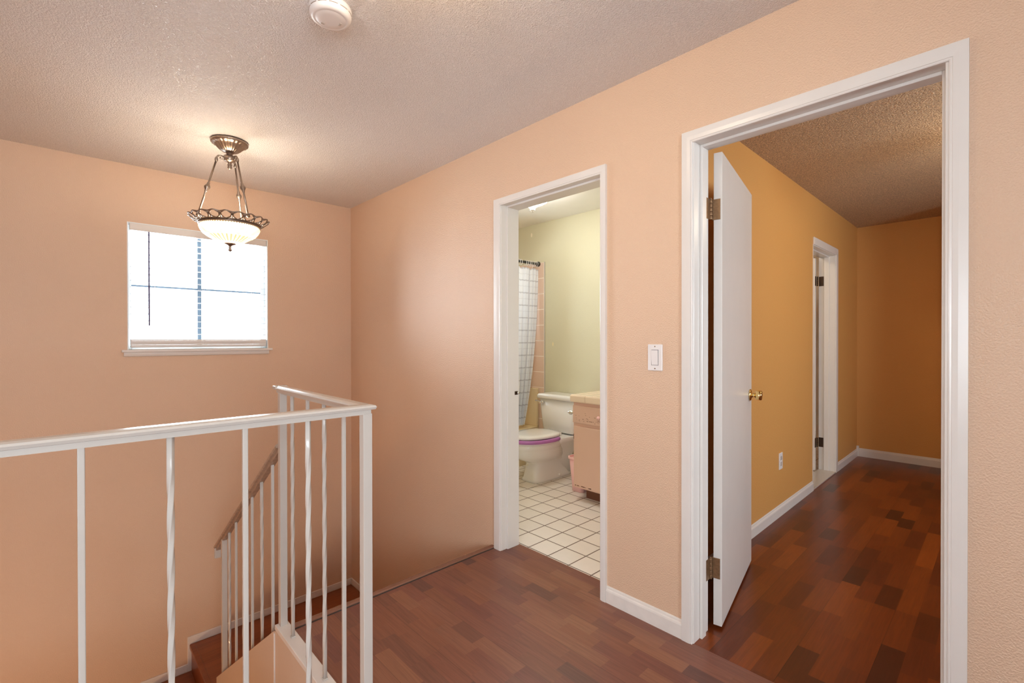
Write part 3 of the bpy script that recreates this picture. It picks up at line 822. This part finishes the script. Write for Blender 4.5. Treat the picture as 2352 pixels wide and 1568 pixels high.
d2 = empty('door_2', (2.85, 3.33, 0), 'white door ajar in the bedroom side doorway', 'door', kind='structure')
B('door_leaf', M_white, d2, 2.10, 2.846, 3.255, 3.290, .012, 2.015, bevel=.0015)
for zc in (1.80, .27):
    bm = bmesh.new()
    box(bm, 2.8455, 2.8485, 3.256, 3.290, zc - .045, zc + .045, .0008)
    box(bm, XB - WT + .002, XB - WT + .040, EY1 - .018, EY1 - .0145, zc - .045, zc + .045, .0008)
    for k in range(5):
        a = zc - .045 + .018 * k
        lathe(bm, [(.0004, a + .0006), (.006, a + .0006), (.006, a + .0172), (.0004, a + .0172)], (2.853, 3.31, 0), 12, False)
    obj('hinge', bm, M_hinge2, d2)

# ------------------------------------------------------------------ switch and outlet
sw = empty('light_switch', (3.0395, 0, 1.173), 'white rocker light switch plate on the peach wall between the doorways', 'light switch')
bm = bmesh.new(); box(bm, 3.0045, 3.0745, -.0065, 0, 1.1155, 1.2305, .0025); obj('plate', bm, M_plate, sw)
bm = bmesh.new(); box(bm, 3.0225, 3.0565, -.0068, -.0060, 1.139, 1.207, 0); obj('rocker_gap', bm, M_slit, sw)
bm = bmesh.new()
v = [bm.verts.new(c) for c in [(3.0240, -.007, 1.1405), (3.0550, -.007, 1.1405), (3.0550, -.013, 1.2055), (3.0240, -.013, 1.2055),
                               (3.0240, -.006, 1.1405), (3.0550, -.006, 1.1405), (3.0550, -.006, 1.2055), (3.0240, -.006, 1.2055)]]
for q in ((0, 1, 2, 3), (4, 7, 6, 5), (0, 4, 5, 1), (3, 2, 6, 7), (0, 3, 7, 4), (1, 5, 6, 2)): bm.faces.new([v[i] for i in q])
obj('rocker', bm, M_plate, sw)
for z in (1.221, 1.125):
    bm = bmesh.new(); lathe(bm, [(.0003, 0), (.0028, 0), (.0025, .0012), (.0003, .0014)], (3.0395, -.0065, z), 12, False, Matrix.Rotation(PI / 2, 3, 'X')); obj('screw', bm, M_hinge, sw)
ou = empty('wall_outlet', (XB, 1.815, .385), 'white electrical outlet low on the orange bedroom wall', 'outlet')
B('plate', M_plate, ou, XB, XB + .006, 1.778, 1.848, .328, .444, bevel=.002)
for z in (.365, .407):
    B('socket', M_rail, ou, XB + .005, XB + .0075, 1.797, 1.829, z - .014, z + .014, bevel=.001)

# ------------------------------------------------------------------ smoke detector
sd = empty('smoke_detector', (2.428, -1.178, H), 'round white smoke detector on the textured ceiling', 'smoke detector')
def down(prof): return [(r, H - z) for r, z in prof]
bm = bmesh.new(); lathe(bm, down([(.0005, 0), (.070, 0), (.072, .004), (.072, .012), (.070, .015), (.066, .016)]), (2.428, -1.178, 0), 64, False); obj('base', bm, M_plate, sd)
bm = bmesh.new()
lathe(bm, down([(.066, .015), (.071, .017), (.0715, .028), (.069, .036), (.063, .041), (.055, .0425), (.052, .0415), (.050, .0425), (.03, .0435), (.0005, .044)]), (2.428, -1.178, 0), 64, False)
obj('cover', bm, M_plate, sd)
bm = bmesh.new()
for k in range(12):
    a0 = 2 * PI * k / 12 + .06; a1 = 2 * PI * (k + 1) / 12 - .06
    pts = [(2.428 + .0708 * math.cos(a0 + (a1 - a0) * i / 6), -1.178 + .0708 * math.sin(a0 + (a1 - a0) * i / 6), H - .0225) for i in range(7)]
    tube(bm, pts, .0012, 6)
obj('vent_slots', bm, M_hinge, sd)
bm = bmesh.new(); box(bm, 2.428 - .008, 2.428 + .008, -1.178 + .030, -1.178 + .038, H - .0445, H - .043, .001)
obj('test_button', bm, M_rail, sd)
B('indicator', M_rail, sd, 2.428 - .040, 2.428 - .032, -1.178 - .02, -1.178 - .008, H - .0445, H - .043, bevel=.001)

# ------------------------------------------------------------------ pendant
px_, py_ = .89, -1.158
pd = empty('pendant_lamp', (px_, py_, H), 'lit glass bowl pendant lamp hung on three pewter rods over the stairs', 'pendant lamp')
bm = bmesh.new()
flute = lambda a, z: (.035 * math.cos(a * 24) if H - .066 < z < H - .020 else 0)
lathe(bm, down([(.0005, 0), (.094, 0), (.099, .006), (.099, .014), (.093, .021), (.080, .025), (.076, .028), (.068, .038), (.055, .052), (.042, .062), (.030, .067), (.022, .070), (.016, .078), (.014, .088), (.0005, .090)]), (px_, py_, 0), 96, False, None, flute)
obj('canopy', bm, M_pewter, pd, True)
bm = bmesh.new()
lathe(bm, down([(.0005, .086), (.022, .086), (.031, .090), (.031, .116), (.027, .121), (.012, .124), (.009, .134), (.013, .142), (.010, .150), (.013, .157), (.006, .166), (.0005, .169)]), (px_, py_, 0), 48, False, None, lambda a, z: .04 * math.cos(a * 16) if H - .115 < z < H - .092 else 0)
obj('hub', bm, M_pewter, pd, True)
# view direction frame so that the rods fan out as seen; fixture simply hangs at this turn
cam_a = math.atan2(-1.866 - py_, 4.098 - px_)
RIMZ, RIMR = 1.968, .178
def pol(ang, r, z): return Vector((px_ + r * math.cos(ang), py_ + r * math.sin(ang), z))
rod_angles = [cam_a - math.radians(85), cam_a + math.radians(35), cam_a + math.radians(155)]
for an in rod_angles:
    bm = bmesh.new()
    tube(bm, [pol(an, .028, H - .100), pol(an, .045, H - .096), pol(an, .058, H - .098), pol(an, .066, H - .107), pol(an, .068, H - .118)], .005, 10)
    tube(bm, [pol(an, .045, H - .098), pol(an, .050, H - .110), pol(an, .043, H - .117), pol(an, .036, H - .112)], .0028, 8)
    lathe(bm, [(.0005, -.012), (.008, -.010), (.009, 0), (.007, .010), (.0005, .012)], pol(an, .068, H - .122), 14, False)
    obj('arm', bm, M_pewter, pd, True)
    a, b = pol(an, .068, H - .125), pol(an, .160, RIMZ + .010)
    mid = a.lerp(b, .50)
    dr = (b - a).normalized(); q = dr.to_track_quat('Z', 'Y').to_matrix()
    bm = bmesh.new()
    tube(bm, [a, b], .0052, 12)
    lathe(bm, [(.0052, -.030), (.008, -.026), (.007, -.020), (.0155, -.004), (.0155, .004), (.007, .020), (.008, .026), (.0052, .030)], mid, 8, False, q)
    lathe(bm, [(.0052, -.012), (.010, -.006), (.010, .006), (.0005, .012)], b, 12, False, q)
    obj('rod', bm, M_pewter, pd, True)
# openwork rim
bm = bmesh.new()
def torus(bm, R_, z, r, seg=80, wav=0.0):
    pts = []
    rings = []
    for i in range(seg):
        a = 2 * PI * i / seg
        rr = R_ + wav * math.cos(a * 20)
        c = Vector((px_ + rr * math.cos(a), py_ + rr * math.sin(a), z + wav * .5 * math.cos(a * 20)))
        u = Vector((math.cos(a), math.sin(a), 0))
        rings.append([bm.verts.new(c + u * r * math.cos(t) + Vector((0, 0, r * math.sin(t)))) for t in [2 * PI * k / 8 for k in range(8)]])
    for i in range(seg):
        A, B_ = rings[i], rings[(i + 1) % seg]
        for k in range(8): bm.faces.new((A[k], B_[k], B_[(k + 1) % 8], A[(k + 1) % 8])).smooth = True
torus(bm, .205, RIMZ + .008, .0042, 160, .0045)
torus(bm, .158, RIMZ - .032, .006)
torus(bm, .163, RIMZ - .024, .004)
for k in range(20):
    a = 2 * PI * k / 20; da = PI / 20
    for s in (-1, 1):
        p0 = pol(a, .163, RIMZ - .025); p1 = pol(a + s * da * .75, .180, RIMZ - .016); p2 = pol(a + s * da * .85, .195, RIMZ - .002); p3 = pol(a + s * da * .25, .208, RIMZ + .009)
        tube(bm, [p0, p1, p2, p3], .0036, 6)
    c = pol(a + da, .186, RIMZ - .010)
    lathe(bm, [(.0005, -.004), (.007, -.002), (.009, .0), (.007, .002), (.0005, .004)], c, 6, False)
    tube(bm, [pol(a + da, .163, RIMZ - .024), pol(a + da, .205, RIMZ + .006)], .0028, 6)
rim_o = obj('openwork_rim', bm, M_pewter, pd)
bm = bmesh.new()
for k in range(72):
    bmesh.ops.create_icosphere(bm, subdivisions=1, radius=.0030, matrix=Matrix.Translation(pol(2 * PI * k / 72, .156, RIMZ - .040)))
obj('beading', bm, M_pewter, rim_o)
# glass bowl
bm = bmesh.new()
rib = lambda a, z: (.022 * math.cos(a * 36) if z < 1.868 else 0.0)
prof = [(.155, RIMZ - .036), (.160, RIMZ - .050), (.156, RIMZ - .060), (.150, RIMZ - .072), (.138, RIMZ - .088), (.120, RIMZ - .100), (.104, 1.859), (.082, 1.845), (.060, 1.835), (.040, 1.829), (.016, 1.828)]
lathe(bm, prof, (px_, py_, 0), 144, False, None, rib)
obj('glass_bowl', bm, M_shade, pd, True)
bm = bmesh.new()
lathe(bm, [(.0005, 1.832), (.030, 1.830), (.031, 1.826), (.022, 1.821), (.010, 1.816), (.006, 1.808), (.0095, 1.803), (.006, 1.798), (.0105, 1.792), (.010, 1.787), (.005, 1.783), (.0005, 1.779)], (px_, py_, 0), 24, False)
obj('finial', bm, M_pewter, pd, True)
ld = bpy.data.lights.new('pendant_bulb', 'POINT'); ld.energy = 4.5; ld.color = (1, .88, .72); ld.shadow_soft_size = .05
o = bpy.data.objects.new('pendant_bulb', ld); C.objects.link(o); o.location = (px_, py_, RIMZ - .01)

# ------------------------------------------------------------------ ceiling lamps
def dome_lamp(name, c, r, label, hz, mat, cat='ceiling lamp', bell=False):
    root = empty(name, (c[0], c[1], H), label, cat)
    bm = bmesh.new(); lathe(bm, down([(.0005, 0), (r * 1.0, 0), (r * 1.03, .010), (r * .98, .022), (r * .94, .024)]), (c[0], c[1], 0), 48, False); obj('base', bm, M_brass if name == 'bath' else M_pewter, root, True)
    bm = bmesh.new()
    n = 12
    pr_ = [(r * .97 * math.cos(PI / 2 * i / n) ** .8 + .0005, .022 + (hz - .045) * math.sin(PI / 2 * i / n)) for i in range(n + 1)]
    if bell: pr_ = [(r, .022), (r * 1.02, .04), (r * .97, .062), (r * .84, .080), (r * .66, .094), (r * .46, .104), (r * .30, .114), (r * .18, .128), (r * .13, .138), (.0005, .140)]
    lathe(bm, down(pr_), (c[0], c[1], 0), 64, False); obj('glass_shade', bm, mat, root, True)
    bm = bmesh.new(); lathe(bm, down([(.0005, hz - .025), (.022, hz - .022), (.020, hz - .015), (.008, hz - .010), (.011, hz - .004), (.005, hz), (.0005, hz + .001)]), (c[0], c[1], 0), 20, False); obj('finial', bm, M_white, root, True)
    return root
M_domeA = emissive('lit_bath_dome', (1, .97, .92, 1), 19)
M_domeB = emissive('lit_hall_dome', (1, .80, .56, 1), 12)
M_domeC = emissive('added_lamp_glow', (1, .82, .60, 1), 18)  # shared by the added bedroom and side-room lamps
dome_lamp('ceiling_lamp', (1.46, .86), .14, 'lit frosted bell-shaped lamp on the bathroom ceiling', .165, M_domeA, bell=True)
dome_lamp('ceiling_lamp', (2.98, -1.15), .15, 'lit frosted dome lamp on the hall ceiling above the railing corner', .15, M_domeB)
dome_lamp('ceiling_lamp', (2.35, 2.2), .14, 'unseen dome lamp added to light the room behind the bedroom side door', .13, M_domeC)  # added to brighten the side room's tiles and jamb
bl2 = empty('added_globe_lamp', (4.35, 1.8, H), 'unseen white globe lamp added to brighten the bedroom', 'ceiling lamp')  # added out of view to raise the bedroom's light
bm = bmesh.new(); lathe(bm, down([(.0005, 0), (.06, 0), (.06, .012), (.012, .03), (.012, .13), (.045, .14), (.045, .16), (.0005, .16)]), (4.35, 1.8, 0), 32, False); obj('stem', bm, M_pewter, bl2, True)
bm = bmesh.new(); bmesh.ops.create_uvsphere(bm, u_segments=32, v_segments=20, radius=.11, matrix=Matrix.Translation((4.35, 1.8, H - .255))); obj('glass_globe', bm, M_domeC, bl2, True)
# lamp downstairs
ld = bpy.data.lights.new('downstairs_lamp', 'POINT'); ld.energy = 22; ld.color = (1, .62, .32); ld.shadow_soft_size = .12
o = bpy.data.objects.new('downstairs_lamp', ld); C.objects.link(o); o.location = (1.9, -2.7, -1.5)

# ------------------------------------------------------------------ bathroom
# tub surround tiles
bm = bmesh.new(); box(bm, .003, .865, YB - .010, YB - .0003, .30, 2.034, .002)
struct('trim_11', bm, M_walltile, 'peach square tiles on the bathroom back wall around the tub', 'wall tiles')
bm = bmesh.new(); box(bm, .8655, .874, YB - .011, YB - .0003, .0865, 2.038, .002)
struct('trim_12', bm, M_rail, 'thin cream strip edging the tub tiles', 'trim')
tb = empty('bathtub', (.4, .9, 0), 'cream bathtub behind the checked curtain', 'bathtub')
bm = bmesh.new()
TX0, TX1, TY0, TY1, TZ = .004, .797, .16, YB - .012, .365
def rr(x0, x1, y0, y1, r, z, n=6):
    pts = []
    for (cx, cy, s) in ((x1 - r, y0 + r, -PI / 2), (x1 - r, y1 - r, 0), (x0 + r, y1 - r, PI / 2), (x0 + r, y0 + r, PI)):
        for i in range(n + 1):
            a = s + PI / 2 * i / n; pts.append(Vector((cx + r * math.cos(a), cy + r * math.sin(a), z)))
    return pts
loft(bm, [rr(TX0, TX1, TY0, TY1, .01, 0), rr(TX0, TX1, TY0, TY1, .01, TZ - .02), rr(TX0, TX1, TY0, TY1, .012, TZ - .006), rr(TX0 + .006, TX1 - .006, TY0 + .006, TY1 - .006, .015, TZ),
          rr(TX0 + .05, TX1 - .07, TY0 + .07, TY1 - .09, .10, TZ), rr(TX0 + .065, TX1 - .085, TY0 + .09, TY1 - .11, .12, TZ - .02), rr(TX0 + .12, TX1 - .14, TY0 + .2, TY1 - .2, .12, .08)], True, False)
obj('tub_body', bm, M_tub, tb)
bm = bmesh.new(); box(bm, TX0, TX1, TY1 - .035, TY1, TZ - .002, .752, .008); obj('tub_end_panel', bm, M_tub, tb)

# curtain rod, rings, curtain
cr_ = empty('curtain_rod', (.79, .9, 2.022), 'dark shower curtain rod above the bathtub', 'curtain rod')
bm = bmesh.new(); tube(bm, [(.79, WT + .002, 2.022), (.79, YB - .002, 2.022)], .0135, 16); obj('rod', bm, M_blackrod, cr_, True)
bm = bmesh.new(); lathe(bm, [(.0005, 0), (.026, 0), (.024, .014), (.014, .018), (.0005, .018)], (.79, YB - .0105, 2.022), 20, False, Matrix.Rotation(PI / 2, 3, 'X')); obj('rod_flange', bm, M_blackrod, cr_, True)

sc_ = empty('shower_curtain', (.79, 1.5, 2.0), 'white shower curtain with grey grid lines gathered beside the wall', 'shower curtain')
bm = bmesh.new(); uvl = bm.loops.layers.uv.new('UVMap')
NU, NV = 150, 60
def lerp(a, b, t): return a + (b - a) * t
grid = []
for j in range(NV + 1):
    t = j / NV                                  # 0 top, 1 bottom
    z = 1.972 - t * 1.575
    yl = lerp(1.352, 1.345, t); yr = 1.632 - .175 * t ** 2.2 - .01 * t
    row = []
    for i in range(NU + 1):
        s = i / NU
        amp = (.020 + .014 * t)
        ph = 2 * PI * s * 6.5
        x = .785 - .045 * t + amp * math.sin(ph + .7 * math.sin(2.2 * t)) + .006 * math.sin(ph * 2.3 + 1 + 2 * t)
        y = lerp(yl, yr, s) + .012 * math.sin(ph * .5 + 1.3)*t
        sag = .012 * (0.5 - .5 * math.cos(2 * PI * s * 9)) * max(0, 1 - t * 12)
        row.append((bm.verts.new((x, y, z - sag)), s * 1.05, 1.95 * t * .81))
    grid.append(row)
for j in range(NV):
    for i in range(NU):
        q = (grid[j][i], grid[j][i + 1], grid[j + 1][i + 1], grid[j + 1][i])
        f = bm.faces.new([k[0] for k in q]); f.smooth = True
        for lp, k in zip(f.loops, q): lp[uvl].uv = (k[1], k[2])
cl = obj('curtain_cloth', bm, M_curtain, sc_)
for k in range(9):
    y = (1.362, 1.39, 1.452, 1.478, 1.502, 1.525, 1.558, 1.585, 1.612)[k]
    bm = bmesh.new()
    pts = [(.79 + .0185 * math.sin(a), y, 2.016 + .026 * math.cos(a)) for a in [2 * PI * i / 16 for i in range(17)]]
    tube(bm, pts, .0024, 6); obj('curtain_ring', bm, M_plate, sc_)

# toilet
TC = 1.215
tl = empty('toilet', (TC, 1.3, 0), 'white two-piece toilet with closed lid and a purple ring under it', 'toilet')
def sup(cx, cy, a, bf, bb, z, n=44, e=2.2):
    """outline: half width a, front reach bf (-y), back reach bb (+y)"""
    pts = []
    for i in range(n):
        t = 2 * PI * i / n
        c, s = math.cos(t), math.sin(t)
        x = cx + a * (abs(c) ** (2 / e)) * (1 if c >= 0 else -1)
        b_ = bb if s >= 0 else bf
        y = cy + b_ * (abs(s) ** (2 / e)) * (1 if s >= 0 else -1)
        pts.append(Vector((x, y, z)))
    return pts
bm = bmesh.new()
loft(bm, [sup(TC - .012, 1.30, .112, .240, .26, 0, e=5), sup(TC - .012, 1.30, .112, .240, .26, .022, e=5), sup(TC - .010, 1.30, .104, .232, .25, .032, e=4.5), sup(TC - .008, 1.29, .095, .215, .235, .10, e=4),
          sup(TC - .004, 1.28, .090, .200, .225, .16, e=3.4), sup(TC, 1.25, .108, .215, .22, .185, e=2.5), sup(TC, 1.22, .143, .262, .24, .215, e=2.2), sup(TC, 1.19, .168, .278, .25, .252, e=2.15),
          sup(TC, 1.175, .180, .283, .25, .292, e=2.1), sup(TC, 1.17, .184, .285, .25, .312, e=2.1), sup(TC, 1.17, .190, .290, .25, .318, e=2.1), sup(TC, 1.17, .190, .290, .25, .350, e=2.1), sup(TC, 1.17, .182, .282, .245, .357, e=2.1)])
obj('bowl', bm, M_porcelain, tl)
bm = bmesh.new()
loft(bm, [rr(TC - .085, TC + .085, 1.30, 1.56, .03, .02), rr(TC - .085, TC + .085, 1.30, 1.57, .03, .17), rr(TC - .12, TC + .12, 1.28, 1.60, .03, .27), rr(TC - .165, TC + .175, 1.26, 1.635, .04, .335), rr(TC - .17, TC + .18, 1.26, 1.635, .04, .345), rr(TC - .17, TC + .18, 1.26, 1.635, .04, .372), rr(TC - .165, TC + .175, 1.265, 1.63, .04, .378)], True, True)
obj('bowl_deck', bm, M_porcelain, tl)
for s in (-1, 1):
    bm = bmesh.new(); bmesh.ops.create_uvsphere(bm, u_segments=14, v_segments=8, radius=.012, matrix=Matrix.Translation((TC - .01 + s * .108, 1.36, .030))); obj('bolt_cap', bm, M_porcelain, tl, True)
bm = bmesh.new(); lathe(bm, [(.0005, 0), (.009, 0), (.008, .003), (.0005, .004)], (TC - .035, 1.082, .14), 12, False, Matrix.Rotation(PI / 2, 3, 'X')); obj('front_bolt', bm, M_chrome, tl, True)
def ringmesh(bm, outer, inner, z0, z1):
    o0 = [Vector((p.x, p.y, z0)) for p in outer]; o1 = [Vector((p.x, p.y, z1)) for p in outer]
    i0 = [Vector((p.x, p.y, z0)) for p in inner]; i1 = [Vector((p.x, p.y, z1)) for p in inner]
    R_ = [[bm.verts.new(p) for p in rg] for rg in (o0, o1, i1, i0)]
    n = len(outer)
    for a in range(4):
        A, B_ = R_[a], R_[(a + 1) % 4]
        for k in range(n): bm.faces.new((A[k], A[(k + 1) % n], B_[(k + 1) % n], B_[k]))
bm = bmesh.new(); ringmesh(bm, sup(TC, 1.165, .192, .285, .215, 0), sup(TC, 1.165, .12, .20, .14, 0), .358, .368); obj('seat', bm, M_porcelain, tl)
bm = bmesh.new()
rings = []
for i in range(49):
    t = PI + .10 + (PI * 1.10) * i / 48
    c, s = math.cos(t), math.sin(t)
    cx = TC + .194 * (abs(c) ** (2 / 2.2)) * (1 if c >= 0 else -1); cy = 1.165 + (.280 if s < 0 else .21) * (abs(s) ** (2 / 2.2)) * (1 if s >= 0 else -1)
    rings.append((cx, cy, .383))
tube(bm, rings, .0165, 14); sr = obj('foam_ring', bm, M_purple, tl, True); sr['label'] = 'purple ring under the lid'
bm = bmesh.new()
tube(bm, rings[21:24], .0185, 14)
# teal clip towards the front left
obj('ring_clip', bm, M_teal, tl, True)['label'] = 'pale teal clip'
bm = bmesh.new()
for (a_, z_) in (): pass
loft(bm, [sup(TC, 1.17, .176, .272, .205, .400), sup(TC, 1.17, .186, .282, .21, .404), sup(TC, 1.17, .186, .282, .21, .416), sup(TC, 1.17, .180, .275, .205, .423), sup(TC, 1.18, .12, .20, .14, .428), sup(TC, 1.19, .02, .03, .02, .429)], True, True)
obj('lid', bm, M_porcelain, tl)
bm = bmesh.new()
for s in (-1, 1):
    bm = bmesh.new(); box(bm, TC + s * .075 - .022, TC + s * .075 + .022, 1.365, 1.392, .378, .408, .006); obj('seat_hinge', bm, M_porcelain, tl)
bm = bmesh.new()
loft(bm, [rr(TC - .185, TC + .185, 1.452, 1.630, .04, .386), rr(TC - .200, TC + .200, 1.440, 1.635, .045, .40), rr(TC - .208, TC + .208, 1.432, 1.636, .04, .50), rr(TC - .222, TC + .222, 1.424, 1.638, .035, .69)], True, True)
obj('tank', bm, M_porcelain, tl)
bm = bmesh.new()
loft(bm, [rr(TC - .232, TC + .232, 1.412, 1.640, .03, .690), rr(TC - .240, TC + .240, 1.405, 1.642, .03, .697), rr(TC - .240, TC + .240, 1.405, 1.642, .03, .722), rr(TC - .232, TC + .232, 1.412, 1.640, .035, .733), rr(TC - .20, TC + .20, 1.44, 1.62, .035, .736)], True, True)
obj('tank_lid', bm, M_porcelain, tl)
bm = bmesh.new()
lathe(bm, [(.0005, 0), (.014, 0), (.014, .006), (.010, .012), (.0005, .013)], (TC - .165, 1.424, .655), 18, False, Matrix.Rotation(PI / 2, 3, 'X'))
tube(bm, [(TC - .165, 1.408, .655), (TC - .185, 1.402, .658), (TC - .215, 1.400, .664), (TC - .238, 1.400, .667)], .006, 10, [.005, .0055, .007, .0075])
obj('flush_lever', bm, M_chrome, tl, True)

# vanity
VX0, VX1, VY = 1.752, 2.80, 1.02
va = empty('vanity_cabinet', (VX0, VY, 0), 'peach painted vanity cabinet with chipped drawer front beside the toilet', 'cabinet')
B('carcass', M_vanity, va, VX0, VX1, VY, YB - .016, .095, .762, bevel=.002)
B('toe_kick', M_chip_shade, va, VX0 + .06, VX1, VY + .085, YB - .016, .0, .095)  # dark brown paints in the shade of the toe recess
def chipped(name, x0, x1, z0, z1, chips):
    bm = bmesh.new(); box(bm, x0, x1, VY - .016, VY, z0, z1, bevel=.004)
    for (a, b_, c, d_) in chips: box(bm, a, b_, VY - .0166, VY - .0155, c, d_, midx=1)
    return obj(name, bm, [M_vanity, M_chip_shade], va)
rnd = random.Random(3)
ch = []
for k in range(46):
    x = VX0 + .02 + rnd.random() * .34; z = .612 + abs(rnd.gauss(0, .028)) + (.0 if x > VX0 + .06 else .01)
    if z > .70: continue
    w_ = .003 + rnd.random() * .011; h = .0010 + rnd.random() * .0018
    ch.append((x, x + w_, z, z + h))
dr_ = chipped('drawer_front', VX0 + .004, VX0 + .40, .602, .738, ch)
bm = bmesh.new(); lathe(bm, [(.0005, 0), (.006, 0), (.006, .010), (.014, .018), (.012, .024), (.0005, .026)], (VX0 + .262, VY - .016, .668), 18, False, Matrix.Rotation(PI / 2, 3, 'X')); obj('drawer_knob', bm, M_pink, dr_, True)
ch = [(VX0 + .0125, VX0 + .017, .475, .515)]
for k in range(14):
    x = VX0 + .018 + rnd.random() * .16; ch.append((x, x + .004 + rnd.random() * .010, .1145, .1165 + rnd.random() * .005))
chipped('cabinet_door', VX0 + .012, VX0 + .40, .110, .578, ch)
B('cabinet_door', M_vanity, va, VX0 + .41, VX1 - .01, VY - .016, VY, .110, .738, bevel=.004)
ct = empty('countertop', (VX0 - .015, VY - .03, .764), 'cream tiled countertop on the peach vanity', 'countertop')
bm = bmesh.new(); box(bm, VX0 - .014, VX1, VY - .034, YB - .002, .7635, .822, .012)
for f in bm.faces: f.material_index = 1 if abs(f.normal.z) < .5 and f.calc_center_median().z < .8205 else 0
bm.normal_update()
for f in bm.faces: f.material_index = 0 if abs(f.normal.z) > .7 else 1
obj('counter_slab', bm, [M_countertile, M_counteredge], ct)
# toilet paper holder
bm = bmesh.new()
for y in (1.055, 1.20):
    lathe(bm, [(.0005, 0), (.024, 0), (.022, .008), (.012, .016), (.010, .040), (.018, .052), (.019, .062), (.014, .070), (.007, .076), (.009, .082), (.0005, .086)], (VX0, y, .668), 18, False, Matrix.Rotation(-PI / 2, 3, 'Y'))
tube(bm, [(VX0 - .058, 1.055, .668), (VX0 - .058, 1.20, .668)], .008, 12)
obj('paper_holder', bm, M_chrome, va, True)['label'] = 'chrome toilet paper holder'
# wastebasket
wb = empty('wastebasket', (1.64, 1.25, 0), 'pink plastic wastebasket tucked between toilet and vanity', 'wastebasket')
bm = bmesh.new()
bx0, bx1, by0_, by1_ = 1.590, 1.742, 1.14, 1.38
loft(bm, [rr(bx0 + .02, bx1 - .02, by0_ + .02, by1_ - .02, .03, .002), rr(bx0, bx1, by0_, by1_, .035, .272), rr(bx0 + .004, bx1 - .004, by0_ + .004, by1_ - .004, .033, .272), rr(bx0 + .024, bx1 - .024, by0_ + .024, by1_ - .024, .028, .008)], True, True)
obj('bin', bm, M_pink, wb)
bm = bmesh.new()
ringmesh(bm, rr(bx0 - .008, bx1 + .004, by0_ - .008, by1_ + .008, .038, 0), rr(bx0 + .001, bx1 - .005, by0_ + .001, by1_ - .001, .035, 0), .268, .284); obj('rim', bm, M_pink, wb)

# ------------------------------------------------------------------ world and camera
w = bpy.data.worlds.new('sky'); SC.world = w; w.use_nodes = True
bg = w.node_tree.nodes['Background']; bg.inputs['Color'].default_value = (.84, .92, 1.0, 1); bg.inputs['Strength'].default_value = 11

cd = bpy.data.cameras.new('camera'); cam = bpy.data.objects.new('camera', cd); C.objects.link(cam)
SC.camera = cam
yaw, pit, rol, f = .757793, -.0047897, -.0011899, 1077.71
d = Vector((-math.cos(yaw) * math.cos(pit), math.sin(yaw) * math.cos(pit), math.sin(pit)))
r = d.cross(Vector((0, 0, 1))).normalized(); u = r.cross(d)
r2 = r * math.cos(rol) + u * math.sin(rol); u2 = u * math.cos(rol) - r * math.sin(rol)
mw = Matrix((( r2.x, u2.x, -d.x, 4.09806), (r2.y, u2.y, -d.y, -1.86634), (r2.z, u2.z, -d.z, 1.2535), (0, 0, 0, 1)))
cam.matrix_world = mw
cd.sensor_width = 36; cd.lens = 36 * f / 2352; cd.clip_start = .02

vs = SC.view_settings; vs.view_transform = 'Standard'; vs.look = 'None'; vs.gamma = 1; vs.use_curve_mapping = False; vs.exposure = 1.14
cy = SC.cycles
cy.max_bounces = 12; cy.diffuse_bounces = 8; cy.glossy_bounces = 4; cy.transmission_bounces = 8; cy.transparent_max_bounces = 12
cy.sample_clamp_indirect = 6; cy.caustics_reflective = False; cy.caustics_refractive = False
cy.use_denoising = True
try: cy.denoiser = 'OPENIMAGEDENOISE'
except Exception: pass
